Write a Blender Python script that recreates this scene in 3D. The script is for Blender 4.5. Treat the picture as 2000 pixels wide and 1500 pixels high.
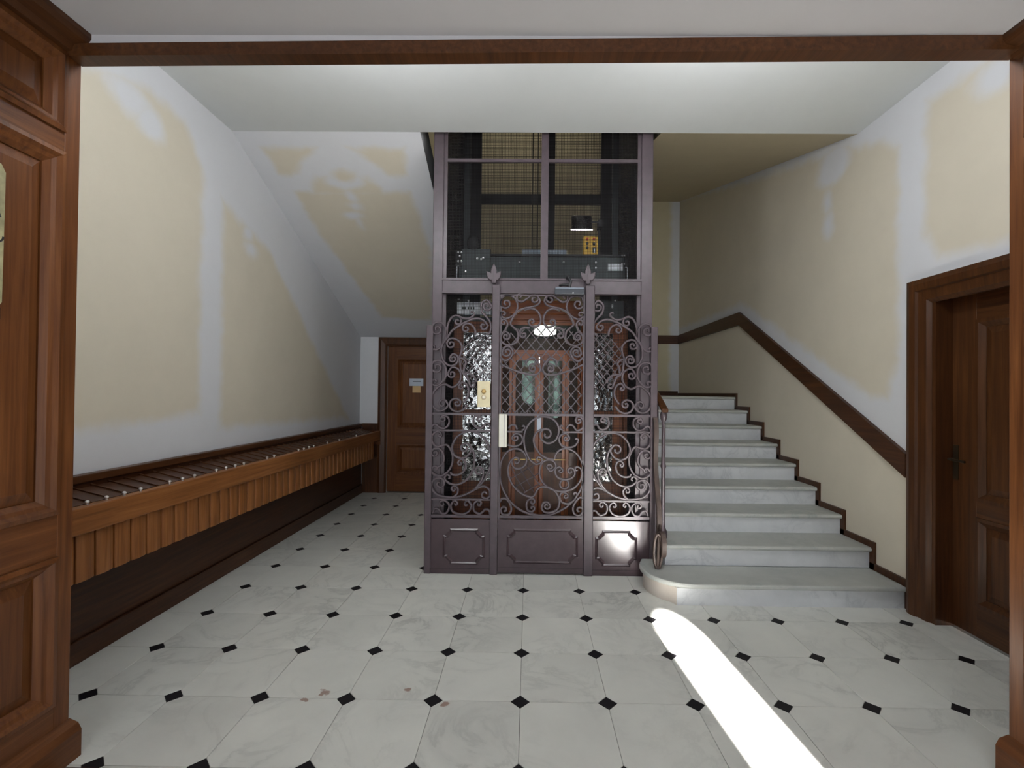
import bpy, bmesh, math, random
from mathutils import Vector, Matrix
random.seed(7)
for o in list(bpy.data.objects): bpy.data.objects.remove(o)
scene = bpy.context.scene
col = scene.collection

# ------------------------------------------------------------------ camera
YAW, PITCH, ROLL = .0101, .0094, .0102
CAM = Vector((.0249, -1.8071, 1.4661))
cd = bpy.data.cameras.new('camera'); cam = bpy.data.objects.new('camera', cd); col.objects.link(cam)
cd.sensor_width = 36; cd.lens = 908.8 / 2000 * 36
cd.shift_x = -.01164; cd.shift_y = .00411; cd.clip_start = .02
fw = Vector((-math.sin(YAW) * math.cos(PITCH), math.cos(YAW) * math.cos(PITCH), math.sin(PITCH)))
r0 = Vector((math.cos(YAW), math.sin(YAW), 0)); u0 = r0.cross(fw)
rt = math.cos(ROLL) * r0 + math.sin(ROLL) * u0; up = -math.sin(ROLL) * r0 + math.cos(ROLL) * u0
M = Matrix((rt, up, -fw)).transposed().to_4x4(); M.translation = CAM
cam.matrix_world = M
scene.camera = cam

# ------------------------------------------------------------------ world, lights, exposure
w = bpy.data.worlds.new('sky'); scene.world = w; w.use_nodes = True
bg = w.node_tree.nodes['Background']; bg.inputs[0].default_value = (.75, .87, 1, 1); bg.inputs[1].default_value = 1.2

def light(name, kind, loc, energy, color, aim, **kw):
    l = bpy.data.lights.new(name, kind); l.energy = energy; l.color = color
    for k, v in kw.items(): setattr(l, k, v)
    o = bpy.data.objects.new(name, l); col.objects.link(o); o.location = loc
    o.rotation_euler = Vector(aim).to_track_quat('-Z', 'Y').to_euler()
    return o
SUN_DIR = Vector((-.085, 1, -.364))
light('sun', 'SUN', (2, -8, 4), 165, (1, .98, .94), SUN_DIR, angle=.012)
# daylight of the glazed street doors behind the camera
light('entrance_daylight', 'AREA', (-.15, -4.52, 1.5), 110, (.90, .95, 1), (0, 1, .03), shape='RECTANGLE', size=2.7, size_y=2.3)
# added fill light high in the stairwell, standing in for unseen upper windows
light('stairwell_fill', 'AREA', (-.1, 5.1, 6.8), 17, (1, .93, .78), (0, .1, -1), shape='RECTANGLE', size=2.0, size_y=1.6)
vs = scene.view_settings
vs.view_transform = 'Standard'; vs.look = 'None'; vs.exposure = .22; vs.gamma = 1; vs.use_curve_mapping = False

# ------------------------------------------------------------------ materials
def new_mat(name):
    m = bpy.data.materials.new(name); m.use_nodes = True
    return m, m.node_tree, m.node_tree.nodes['Principled BSDF']
def N(nt, t, **kw):
    n = nt.nodes.new(t)
    for k, v in kw.items(): setattr(n, k, v)
    return n
def ramp(nt, fac, stops):
    r = N(nt, 'ShaderNodeValToRGB'); e = r.color_ramp.elements
    while len(e) < len(stops): e.new(.5)
    for x, (p, c) in zip(e, stops): x.position = p; x.color = (*c, 1)
    nt.links.new(fac, r.inputs[0]); return r.outputs[0]
def mix(nt, f, a, b):
    m = N(nt, 'ShaderNodeMix', data_type='RGBA')
    for sock, v in ((m.inputs[0], f), (m.inputs[6], a), (m.inputs[7], b)):
        if isinstance(v, (int, float)): sock.default_value = v
        elif isinstance(v, tuple): sock.default_value = (*v, 1)
        else: nt.links.new(v, sock)
    return m.outputs[2]
def math_(nt, op, a, b=0., clamp=False):
    m = N(nt, 'ShaderNodeMath', operation=op, use_clamp=clamp)
    for s, v in zip(m.inputs, (a, b)):
        if isinstance(v, (int, float)): s.default_value = v
        else: nt.links.new(v, s)
    return m.outputs[0]
def noise(nt, vec, scale, detail=4, rough=.5, dist=0):
    n = N(nt, 'ShaderNodeTexNoise'); n.inputs['Scale'].default_value = scale; n.inputs['Detail'].default_value = detail
    n.inputs['Roughness'].default_value = rough; n.inputs['Distortion'].default_value = dist
    if vec is not None: nt.links.new(vec, n.inputs['Vector'])
    return n.outputs['Fac']
def bump(nt, h, strength, dist, b):
    n = N(nt, 'ShaderNodeBump'); n.inputs['Strength'].default_value = strength; n.inputs['Distance'].default_value = dist
    nt.links.new(h, n.inputs['Height']); nt.links.new(n.outputs[0], b.inputs['Normal'])
def simple(name, c, rough=.5, metal=0, var=.0, spec=.5):
    m, nt, b = new_mat(name)
    b.inputs['Roughness'].default_value = rough; b.inputs['Metallic'].default_value = metal
    b.inputs['Specular IOR Level'].default_value = spec
    g = N(nt, 'ShaderNodeNewGeometry')
    f = noise(nt, g.outputs['Position'], 14, 5, .6)
    v = max(var, .06)
    c2 = tuple(min(1, x * (1 + v)) for x in c); c1 = tuple(x * (1 - v) for x in c)
    nt.links.new(ramp(nt, f, [(.3, c1), (.7, c2)]), b.inputs['Base Color'])
    return m
def wood(name, dark, mid, lite, axis, rough=.38):
    m, nt, b = new_mat(name)
    g = N(nt, 'ShaderNodeNewGeometry'); oi = N(nt, 'ShaderNodeObjectInfo')
    mp = N(nt, 'ShaderNodeMapping'); s = [26., 26., 26.]; s[axis] = 1.1; mp.inputs['Scale'].default_value = s
    off = N(nt, 'ShaderNodeVectorMath', operation='SCALE'); nt.links.new(oi.outputs['Random'], off.inputs['Scale']); off.inputs[0].default_value = (3.1, 2.3, 4.7)
    ad = N(nt, 'ShaderNodeVectorMath', operation='ADD'); nt.links.new(g.outputs['Position'], ad.inputs[0]); nt.links.new(off.outputs[0], ad.inputs[1])
    nt.links.new(ad.outputs[0], mp.inputs['Vector'])
    f = noise(nt, mp.outputs[0], 1.6, 6, .62, .5)
    cl = ramp(nt, f, [(.25, dark), (.5, mid), (.75, lite)])
    f2 = noise(nt, ad.outputs[0], 1.7, 3, .5)
    cl = mix(nt, ramp(nt, f2, [(.3, (0, 0, 0)), (.75, (.45, .45, .45))]), cl, dark)
    nt.links.new(cl, b.inputs['Base Color'])
    b.inputs['Roughness'].default_value = rough
    b.inputs['Specular IOR Level'].default_value = .3
    b.inputs['Coat Weight'].default_value = .10; b.inputs['Coat Roughness'].default_value = .22
    bump(nt, f, .18, .002, b)
    return m
OAK = ((.060, .019, .006), (.135, .046, .013), (.205, .079, .024))
M_OAKZ = wood('varnished_oak_vertical', *OAK, 2); M_OAKY = wood('varnished_oak_lengthwise', *OAK, 1); M_OAKX = wood('varnished_oak_crosswise', *OAK, 0)
HON = ((.14, .048, .013), (.28, .107, .032), (.39, .165, .055))
M_HONZ = wood('honey_oak_vertical', *HON, 2, .42); M_HONY = wood('honey_oak_lengthwise', *HON, 1, .42)
DRK = ((.028, .010, .0045), (.062, .022, .008), (.10, .038, .013))
M_DRKZ = wood('dark_oak_vertical', *DRK, 2, .42); M_DRKY = wood('dark_oak_lengthwise', *DRK, 1, .42); M_DRKX = wood('dark_oak_crosswise', *DRK, 0, .42)
BRN = ((.034, .012, .0045), (.075, .027, .0085), (.118, .045, .015))
M_BRNZ = wood('brown_oak_vertical', *BRN, 2, .4); M_BRNY = wood('brown_oak_lengthwise', *BRN, 1, .4)
MAH = ((.10, .026, .008), (.20, .06, .02), (.29, .10, .035))
M_MAHZ = wood('mahogany_vertical', *MAH, 2, .3); M_MAHX = wood('mahogany_crosswise', *MAH, 0, .3)

def marble(name, base, vein, soft, rough, stains=(), obj_var=.5, scale=2.2):
    m, nt, b = new_mat(name)
    g = N(nt, 'ShaderNodeNewGeometry'); oi = N(nt, 'ShaderNodeObjectInfo')
    off = N(nt, 'ShaderNodeVectorMath', operation='SCALE'); off.inputs[0].default_value = (17, 29, 11); nt.links.new(oi.outputs['Random'], off.inputs['Scale'])
    ad = N(nt, 'ShaderNodeVectorMath', operation='ADD'); nt.links.new(g.outputs['Position'], ad.inputs[0]); nt.links.new(off.outputs[0], ad.inputs[1])
    f = noise(nt, ad.outputs[0], scale, 9, .62, 1.6)
    v = math_(nt, 'ABSOLUTE', math_(nt, 'SUBTRACT', f, .5))
    veins = ramp(nt, v, [(.0, (1, 1, 1)), (.035, (.25, .25, .25)), (.10, (0, 0, 0))])
    patch = noise(nt, ad.outputs[0], scale * .55, 3, .5)
    vm = math_(nt, 'MULTIPLY', veins, ramp(nt, patch, [(.42, (0, 0, 0)), (.72, (.6, .6, .6))]))
    cl = mix(nt, ramp(nt, noise(nt, ad.outputs[0], scale * 1.3, 5, .6), [(.3, (0, 0, 0)), (.75, (1, 1, 1))]), base, soft)
    cl = mix(nt, vm, cl, vein)
    rb = N(nt, 'ShaderNodeHueSaturation'); nt.links.new(cl, rb.inputs['Color'])
    nt.links.new(math_(nt, 'ADD', math_(nt, 'MULTIPLY', oi.outputs['Random'], .10 * obj_var * 2), 1 - .10 * obj_var), rb.inputs['Value'])
    cl = rb.outputs[0]
    for (x, y, r, c) in stains:
        dn = N(nt, 'ShaderNodeVectorMath', operation='DISTANCE'); nt.links.new(g.outputs['Position'], dn.inputs[0]); dn.inputs[1].default_value = (x, y, 0)
        nz = noise(nt, g.outputs['Position'], 34, 4, .6)
        k = math_(nt, 'ADD', math_(nt, 'DIVIDE', dn.outputs['Value'], r), math_(nt, 'MULTIPLY', math_(nt, 'SUBTRACT', nz, .5), 2.6))
        cl = mix(nt, ramp(nt, k, [(.55, (.75, .75, .75)), (.85, (0, 0, 0))]), cl, c)
    nt.links.new(cl, b.inputs['Base Color'])
    rr = N(nt, 'ShaderNodeMapRange'); rr.inputs[3].default_value = rough - .07; rr.inputs[4].default_value = rough + .10
    nt.links.new(noise(nt, g.outputs['Position'], 5, 5, .6), rr.inputs[0]); nt.links.new(rr.outputs[0], b.inputs['Roughness'])
    return m
RUST = (.20, .075, .04)
M_TILE = marble('white_marble_tile', (.66, .66, .615), (.30, .31, .30), (.57, .57, .535), .36,
                [(-1.02, .405, .022, RUST), (-.955, .455, .03, RUST), (-.553, .488, .02, RUST), (-.352, .385, .022, RUST)])
M_INSET = simple('black_stone_inset', (.009, .008, .010), .5, var=.3, spec=.2)
M_TREAD = marble('worn_marble_tread', (.455, .465, .435), (.25, .29, .28), (.36, .37, .35), .42, obj_var=.3, scale=3.4)
M_RISER = marble('grey_marble_riser', (.64, .65, .66), (.34, .36, .39), (.53, .545, .56), .4, obj_var=.4, scale=3.0)
M_RISERP = marble('pinkish_marble_riser', (.60, .54, .48), (.36, .30, .26), (.52, .47, .42), .42, obj_var=.2, scale=3.0)
M_JOINT = simple('grey_floor_joint', (.20, .20, .18), .8)

CREAM = (.635, .58, .475); WHITE = (.65, .655, .68)
def paint(name, ax, ay, polys, blobs=(), base=WHITE, fill=CREAM, soft=.06, grain=.5):
    """wall paint: `fill` inside convex polygons of the two world axes, `base` elsewhere; blobs = base-coloured smears"""
    m, nt, b = new_mat(name)
    g = N(nt, 'ShaderNodeNewGeometry'); sx = N(nt, 'ShaderNodeSeparateXYZ'); nt.links.new(g.outputs['Position'], sx.inputs[0])
    u, v = sx.outputs[ax], sx.outputs[ay]
    nz = math_(nt, 'MULTIPLY', math_(nt, 'SUBTRACT', noise(nt, g.outputs['Position'], 6, 3, .5), .5), .11)
    total = None
    for P in polys:
        area = sum(P[i][0] * P[(i + 1) % len(P)][1] - P[(i + 1) % len(P)][0] * P[i][1] for i in range(len(P)))
        if area < 0: P = P[::-1]
        pm = None
        for i in range(len(P)):
            (x1, y1), (x2, y2) = P[i], P[(i + 1) % len(P)]
            nx, ny = -(y2 - y1), x2 - x1; L = math.hypot(nx, ny); nx /= L; ny /= L
            d = math_(nt, 'ADD', math_(nt, 'ADD', math_(nt, 'MULTIPLY', u, nx), math_(nt, 'MULTIPLY', v, ny)), -(nx * x1 + ny * y1))
            pm = d if pm is None else math_(nt, 'MINIMUM', pm, d)
        total = pm if total is None else math_(nt, 'MAXIMUM', total, pm)
    for (cx, cy, rx, ry) in blobs:
        a = math_(nt, 'POWER', math_(nt, 'DIVIDE', math_(nt, 'SUBTRACT', u, cx), rx), 2.); c = math_(nt, 'POWER', math_(nt, 'DIVIDE', math_(nt, 'SUBTRACT', v, cy), ry), 2.)
        d = math_(nt, 'MULTIPLY', math_(nt, 'SUBTRACT', math_(nt, 'SQRT', math_(nt, 'ADD', a, c)), 1.), min(abs(rx), abs(ry)))
        total = math_(nt, 'MINIMUM', total, d) if rx > 0 else math_(nt, 'MAXIMUM', total, math_(nt, 'MULTIPLY', d, -1.))
    mr = N(nt, 'ShaderNodeMapRange', interpolation_type='SMOOTHSTEP')
    mr.inputs[1].default_value = -soft; mr.inputs[2].default_value = soft
    nt.links.new(math_(nt, 'ADD', total, nz), mr.inputs[0])
    n2 = noise(nt, g.outputs['Position'], 3.5, 6, .65)
    fl = mix(nt, n2, tuple(x * .93 for x in fill), tuple(min(1, x * 1.06) for x in fill))
    cl = mix(nt, mr.outputs[0], mix(nt, n2, tuple(x * .96 for x in base), tuple(min(1, x * 1.04) for x in base)), fl)
    nt.links.new(cl, b.inputs['Base Color']); b.inputs['Roughness'].default_value = .75; b.inputs['Specular IOR Level'].default_value = .25
    bump(nt, noise(nt, g.outputs['Position'], 90, 3, .6), .05 * grain, .003, b)
    return m
M_WALL_L = paint('left_wall_paint', 1, 2,
    [[(.2, 3.0), (.75, 3.25), (1.136, 3.369), (1.427, 3.341), (1.62, 3.11), (1.62, 1.30), (.2, 1.19)],
     [(1.86, 3.2), (1.96, 3.24), (2.43, 2.84), (3.75, 2.40), (4.70, 2.12), (4.81, 1.09), (1.87, 1.17)]],
    [(.98, 3.24, .17, .10), (1.13, 3.17, .10, .10), (2.2, 2.83, .06, .06), (2.24, 2.69, .07, .05)])
M_WALL_R = paint('right_wall_paint', 1, 2,
    [[(.2, 3.36), (.775, 3.40), (1.30, 3.545), (1.32, 2.544), (1.205, 2.372), (.774, 2.33), (.2, 2.3)],
     [(6.6, 4.95), (3.9, 4.07), (3.85, 2.60), (6.6, 2.62)],
     [(4.0, 4.09), (2.5, 3.65), (1.69, 3.385), (1.55, 3.244), (1.54, 1.74), (1.638, 1.46), (1.785, 1.45), (4.0, 2.62)],
     [(1.2, -.2), (6.6, -.2), (6.6, 2.41), (4.01, 2.41), (1.2, .86)]],
    [(.86, 3.30, .12, .10), (2.25, 3.48, .22, .17), (2.34, 3.19, .05, .09), (2.33, 2.98, .06, .10)])
M_SOFFIT = paint('stair_underside_paint', 0, 1,
    [[(-2.24, 2.52), (-1.10, 2.514), (-1.07, 3.325), (-1.30, 4.50), (-2.22, 4.42), (-2.20, 3.45), (-2.2, 2.80)],
     [(-2.05, 2.55), (-1.90, 2.36), (-1.45, 2.37), (-1.33, 2.55)],
     [(-2.26, 2.1), (-1.82, 2.1), (-2.05, 2.29), (-2.13, 2.34), (-2.24, 2.33)],
     [(-1.49, 2.1), (-1.06, 2.1), (-1.08, 2.34), (-1.25, 2.34)]],
    [(-1.68, 2.39, .16, .10), (-1.67, 2.56, .05, .06), (-1.69, 2.67, .06, .04), (-1.74, 2.78, .07, .04), (-1.70, 2.89, .03, .05), (-1.66, 2.36, -.10, .05)], soft=.045)
M_WALL_B = paint('back_wall_paint', 0, 2, [[(-3, -1), (2.50, -1), (2.50, 8), (-3, 8)]], fill=(.60, .54, .38))
M_WHITE = paint('white_wall_paint', 0, 2, [[(-9, -9), (-8, -9), (-8, -8)]], base=(.68, .69, .71))
M_CEIL = paint('white_ceiling_paint', 0, 1, [[(-9, -9), (-8, -9), (-8, -8)]], base=(.68, .70, .70), grain=.3)
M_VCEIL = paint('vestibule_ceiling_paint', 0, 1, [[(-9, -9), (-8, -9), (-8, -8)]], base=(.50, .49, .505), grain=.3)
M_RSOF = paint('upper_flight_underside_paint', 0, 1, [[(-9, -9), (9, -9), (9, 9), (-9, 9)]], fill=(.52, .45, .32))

M_IRON = simple('mauve_brown_painted_iron', (.072, .053, .062), .40, .0, var=.16)
M_IRON2 = simple('mauve_brown_painted_sheet', (.060, .039, .045), .25, .0, var=.12)
M_RUSTIRON = simple('worn_brown_iron', (.062, .040, .032), .55, .0, var=.35)
M_BLACK = simple('black_steel', (.010, .011, .012), .55, 0, var=.2)
M_STEEL = simple('grey_green_steel', (.032, .042, .044), .5, .1, var=.2)
M_STEEL2 = simple('pale_grey_steel', (.18, .21, .25), .45, .3, var=.1)
M_ZINC = simple('bright_bolt_steel', (.72, .72, .72), .3, .8)
M_CHROME = simple('chrome', (.75, .75, .78), .22, 1)
M_WHITEPL = simple('white_plastic', (.74, .72, .62), .4)
M_CREAMPL = simple('cream_plastic', (.68, .60, .38), .4)
M_YELLOW = simple('yellow_enamel', (.62, .36, .02), .45)
M_RED = simple('red_plastic', (.45, .05, .02), .4)
M_DARKPL = simple('dark_plastic', (.02, .02, .022), .4)
M_BRONZE = simple('dark_bronze', (.05, .035, .02), .4, .6)
M_BRASS = simple('dull_brass', (.36, .24, .09), .35, .8)
M_PAPER = simple('pale_blue_paper', (.60, .66, .75), .6)
M_PAPER2 = simple('buff_paper', (.68, .46, .22), .6)
M_PAPERW = simple('white_label', (.75, .78, .82), .5)
M_PLAQUE = simple('yellowed_metal_plate', (.34, .31, .17), .5, var=.35)
M_CABLE = simple('steel_cable', (.03, .03, .028), .5, .5)
def emis(name, c, s):
    m, nt, b = new_mat(name); b.inputs['Base Color'].default_value = (*c, 1)
    b.inputs['Emission Color'].default_value = (*c, 1); b.inputs['Emission Strength'].default_value = s; return m
M_LAMP = emis('lit_lamp_glass', (1, .95, .95), 5)
M_LAMPRIM = emis('lit_lamp_rim', (1, .92, 1), 1.6)
def glass(name, refl, tint, bscale, bstr, rough=.03):
    m, nt, b = new_mat(name); out = nt.nodes['Material Output']
    g = N(nt, 'ShaderNodeNewGeometry')
    tr = N(nt, 'ShaderNodeBsdfTransparent'); tr.inputs[0].default_value = (*tint, 1)
    gl = N(nt, 'ShaderNodeBsdfGlossy'); gl.inputs['Roughness'].default_value = rough
    if bstr:
        vo = N(nt, 'ShaderNodeTexVoronoi'); vo.inputs['Scale'].default_value = bscale; nt.links.new(g.outputs['Position'], vo.inputs['Vector'])
        bn = N(nt, 'ShaderNodeBump'); bn.inputs['Strength'].default_value = bstr; bn.inputs['Distance'].default_value = .02
        nt.links.new(vo.outputs['Distance'], bn.inputs['Height']); nt.links.new(bn.outputs[0], gl.inputs['Normal'])
    mx = N(nt, 'ShaderNodeMixShader'); mx.inputs[0].default_value = refl
    nt.links.new(tr.outputs[0], mx.inputs[1]); nt.links.new(gl.outputs[0], mx.inputs[2]); nt.links.new(mx.outputs[0], out.inputs[0])
    return m
M_GLASS = glass('patterned_glass', .38, (.45, .5, .48), 24, .10, .07)
M_GLASS2 = glass('plain_door_glass', .02, (.50, .54, .51), 18, 0, .45)
M_MIRROR = simple('cabin_mirror', (.75, .78, .82), .08, 1)
def mesh_mat():
    m, nt, b = new_mat('fine_wire_mesh'); out = nt.nodes['Material Output']
    g = N(nt, 'ShaderNodeNewGeometry'); sx = N(nt, 'ShaderNodeSeparateXYZ'); nt.links.new(g.outputs['Position'], sx.inputs[0])
    def line(s): return math_(nt, 'LESS_THAN', math_(nt, 'FRACT', math_(nt, 'DIVIDE', s, .0125)), .17)
    k = math_(nt, 'MAXIMUM', line(sx.outputs[0]), line(sx.outputs[2]))
    tr = N(nt, 'ShaderNodeBsdfTransparent'); mx = N(nt, 'ShaderNodeMixShader')
    b.inputs['Base Color'].default_value = (.012, .010, .011, 1); b.inputs['Roughness'].default_value = .6; b.inputs['Specular IOR Level'].default_value = .15
    nt.links.new(k, mx.inputs[0]); nt.links.new(tr.outputs[0], mx.inputs[1]); nt.links.new(b.outputs[0], mx.inputs[2]); nt.links.new(mx.outputs[0], out.inputs[0])
    return m
M_MESH = mesh_mat()

# ------------------------------------------------------------------ mesh helpers
IDT = lambda a, b, c: (a, b, c)
class MB:
    """collects shapes into one mesh; tf maps local (u, v, w) to world"""
    def __init__(s, tf=IDT): s.v = []; s.f = []; s.tf = tf
    def add(s, vs, fs):
        n = len(s.v); s.v += [s.tf(*p) for p in vs]; s.f += [[i + n for i in f] for f in fs]; return s
    def box(s, a0, a1, b0, b1, c0, c1):
        return s.add([(a0, b0, c0), (a1, b0, c0), (a1, b1, c0), (a0, b1, c0), (a0, b0, c1), (a1, b0, c1), (a1, b1, c1), (a0, b1, c1)],
                     [(3, 2, 1, 0), (4, 5, 6, 7), (0, 1, 5, 4), (1, 2, 6, 5), (2, 3, 7, 6), (3, 0, 4, 7)])
    def prism(s, poly, lo, hi, order='uvw'):
        """polygon in the first two local axes, extruded along the third; order permutes"""
        n = len(poly)
        def P(a, b, c): d = dict(zip(order, (a, b, c))); return (d['u'], d['v'], d['w'])
        vs = [P(x, y, lo) for x, y in poly] + [P(x, y, hi) for x, y in poly]
        return s.add(vs, [tuple(range(n))[::-1], tuple(range(n, 2 * n))] + [(i, (i + 1) % n, n + (i + 1) % n, n + i) for i in range(n)])
    def frustum(s, a0, a1, b0, b1, c0, c1, ins):
        return s.add([(a0, b0, c0), (a1, b0, c0), (a1, b1, c0), (a0, b1, c0), (a0 + ins, b0 + ins, c1), (a1 - ins, b0 + ins, c1), (a1 - ins, b1 - ins, c1), (a0 + ins, b1 - ins, c1)],
                     [(3, 2, 1, 0), (4, 5, 6, 7), (0, 1, 5, 4), (1, 2, 6, 5), (2, 3, 7, 6), (3, 0, 4, 7)])
    def ring(s, a0, a1, b0, b1, wd, prof):
        """mitred frame; prof = [(inset 0..1, w)]"""
        n = len(prof); vs = []
        for k in range(4):
            for t, w in prof:
                d = wd * t; vs.append([(a0 + d, b0 + d, w), (a1 - d, b0 + d, w), (a1 - d, b1 - d, w), (a0 + d, b1 - d, w)][k])
        fs = []
        for k in range(4):
            for i in range(n): j = (i + 1) % n; fs.append((k * n + i, ((k + 1) % 4) * n + i, ((k + 1) % 4) * n + j, k * n + j))
        return s.add(vs, fs)
    def tube(s, pts, r, n=8, closed=False):
        pts = [Vector(p) for p in pts]; rings = []; m = len(pts)
        for i, p in enumerate(pts):
            t = (pts[min(i + 1, m - 1)] - pts[max(i - 1, 0)]).normalized()
            a = Vector((0, 0, 1)) if abs(t.z) < .9 else Vector((1, 0, 0)); e = t.cross(a).normalized(); g = t.cross(e)
            rr = r[i] if isinstance(r, (list, tuple)) else r
            rings.append([p + rr * (math.cos(2 * math.pi * k / n) * e + math.sin(2 * math.pi * k / n) * g) for k in range(n)])
        vs = [tuple(q) for R in rings for q in R]; fs = []
        for i in range(m - 1):
            for k in range(n): fs.append((i * n + k, i * n + (k + 1) % n, (i + 1) * n + (k + 1) % n, (i + 1) * n + k))
        fs += [tuple(range(n))[::-1], tuple(range((m - 1) * n, m * n))]
        return s.add(vs, fs)
    def lathe(s, c, prof, n=20, axis=2):
        vs = []; fs = []; m = len(prof)
        for r, h in prof:
            for k in range(n):
                a = 2 * math.pi * k / n; p = [r * math.cos(a), r * math.sin(a)]; p.insert(axis, h)
                vs.append((c[0] + p[0], c[1] + p[1], c[2] + p[2]))
        for i in range(m - 1):
            for k in range(n): fs.append((i * n + k, i * n + (k + 1) % n, (i + 1) * n + (k + 1) % n, (i + 1) * n + k))
        fs += [tuple(range(n)), tuple(range((m - 1) * n, m * n))]
        return s.add(vs, fs)
    def ribbon(s, pts, w, y0, y1, ch=.0035):
        """flat bar following pts (x, z): width w in the plane, between depths y0 (front) and y1"""
        m = len(pts); vs = []; h = w / 2
        for i in range(m):
            x, z = pts[i]; a = pts[max(i - 1, 0)]; b = pts[min(i + 1, m - 1)]
            tx, tz = b[0] - a[0], b[1] - a[1]; L = math.hypot(tx, tz) or 1; nx, nz = -tz / L, tx / L
            for k, y in ((-h, y1), (-h, y0 + ch), (-h + ch, y0), (h - ch, y0), (h, y0 + ch), (h, y1)): vs.append((x + nx * k, y, z + nz * k))
        fs = []
        for i in range(m - 1):
            for k in range(6): fs.append((i * 6 + k, i * 6 + (k + 1) % 6, i * 6 + 6 + (k + 1) % 6, i * 6 + 6 + k))
        fs += [tuple(range(6)), tuple(range((m - 1) * 6, m * 6))]
        return s.add(vs, fs)
    def build(s, name, mat, parent=None, smooth=False, bevel=0, loc=None):
        me = bpy.data.meshes.new(name); bm = bmesh.new()
        o = Vector(loc) if loc else Vector((0, 0, 0))
        V = [bm.verts.new(Vector(p) - o) for p in s.v]
        for f in s.f:
            try: bm.faces.new([V[i] for i in f])
            except ValueError: pass
        bmesh.ops.recalc_face_normals(bm, faces=bm.faces)
        if smooth:
            for f in bm.faces: f.smooth = True
            for e in bm.edges:
                if len(e.link_faces) == 2 and e.calc_face_angle() > .7: e.smooth = False
        bm.to_mesh(me); bm.free(); me.materials.append(mat)
        ob = bpy.data.objects.new(name, me); col.objects.link(ob); ob.location = o
        if parent is not None: put(ob, parent)
        if bevel:
            b = ob.modifiers.new('bevel', 'BEVEL'); b.width = bevel; b.segments = 2; b.limit_method = 'ANGLE'; b.angle_limit = .7
        return ob
def put(ob, parent):
    ob.parent = parent; ob.matrix_parent_inverse = Matrix.Translation(-parent.location)   # locations stay in world metres
def tag(o, label, cat=None, group=None, kind=None):
    o['label'] = label
    if cat: o['category'] = cat
    if group: o['group'] = group
    if kind: o['kind'] = kind
    return o
def thing(name, loc, label, cat=None, group=None, kind=None):
    o = bpy.data.objects.new(name, None); col.objects.link(o); o.location = loc; o.empty_display_size = .1
    return tag(o, label, cat, group, kind)
def B(a0, a1, b0, b1, c0, c1, tf=IDT): return MB(tf).box(a0, a1, b0, b1, c0, c1)
def bx(name, mat, parent, a0, a1, b0, b1, c0, c1, tf=IDT, bevel=0): return B(a0, a1, b0, b1, c0, c1, tf).build(name, mat, parent, bevel=bevel)
def struct(name, mb, mat, label, parent=None):
    o = mb.build(name, mat, parent); tag(o, label)
    if parent is None: o['kind'] = 'structure'
    return o
def sub(name, mb, mat, parent, sm=False, bevel=0): return mb.build(name, mat, parent, sm, bevel)
def rep(src, parent, dx=0, dy=0, dz=0):
    """another copy of a part, sharing its mesh"""
    c = src.copy(); col.objects.link(c); put(c, parent); c.location = src.location + Vector((dx, dy, dz)); return c
# ------------------------------------------------------------------ the setting
XL, XR = -2.42, 2.66           # hall side walls
YE = 1.955                     # edge of the hall ceiling, in front of the lift
ZC = 3.58                      # hall ceiling
YB, YC = 6.40, 4.92            # back wall of the landing, end wall of the corridor
VL, VR, ZV = -1.80, 1.92, 2.862 # vestibule
T = .414

# floor: joints as a slab, every tile and every inset a piece
floor = struct('floor', MB().box(-2.6, 2.9, -.45, 6.5, -.12, -.004).box(VL - .1, VR + .1, -4.9, -.45, -.12, -.004), M_JOINT, 'white marble tiled floor with small black corner insets')
bx('vestibule_paving', M_TILE, floor, VL - .05, VR + .05, -4.75, -.5 * T - T / 2 - .001, -.004, 0)
def clip(poly, ax, lim, keep_less):
    out = []
    for i in range(len(poly)):
        a, b = poly[i], poly[(i + 1) % len(poly)]
        ia = (a[ax] <= lim) == keep_less or a[ax] == lim; ib = (b[ax] <= lim) == keep_less or b[ax] == lim
        if ia: out.append(a)
        if ia != ib:
            t = (lim - a[ax]) / (b[ax] - a[ax]); out.append((a[0] + t * (b[0] - a[0]), a[1] + t * (b[1] - a[1])))
    return out
def slab(poly):
    """tile with a small chamfer"""
    cx = sum(p[0] for p in poly) / len(poly); cy = sum(p[1] for p in poly) / len(poly); n = len(poly)
    k = lambda p, d: (p[0] + (cx - p[0]) * d, p[1] + (cy - p[1]) * d)
    m = MB(); vs = [(*p, -.012) for p in poly] + [(*p, -.0012) for p in poly] + [(*k(p, .006), 0) for p in poly]
    fs = [tuple(range(n))[::-1], tuple(range(2 * n, 3 * n))]
    for L in (0, n):
        for i in range(n): j = (i + 1) % n; fs.append((L + i, L + j, L + n + j, L + n + i))
    return m.add(vs, fs)
Q, G = .046, .0011
OCT = [(Q, G), (T - Q, G), (T - G, Q), (T - G, T - Q), (T - Q, T - G), (Q, T - G), (G, T - Q), (G, Q)]
q2 = Q - .0018
DIA = [(q2, 0), (0, q2), (-q2, 0), (0, -q2)]
full = {}
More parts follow.
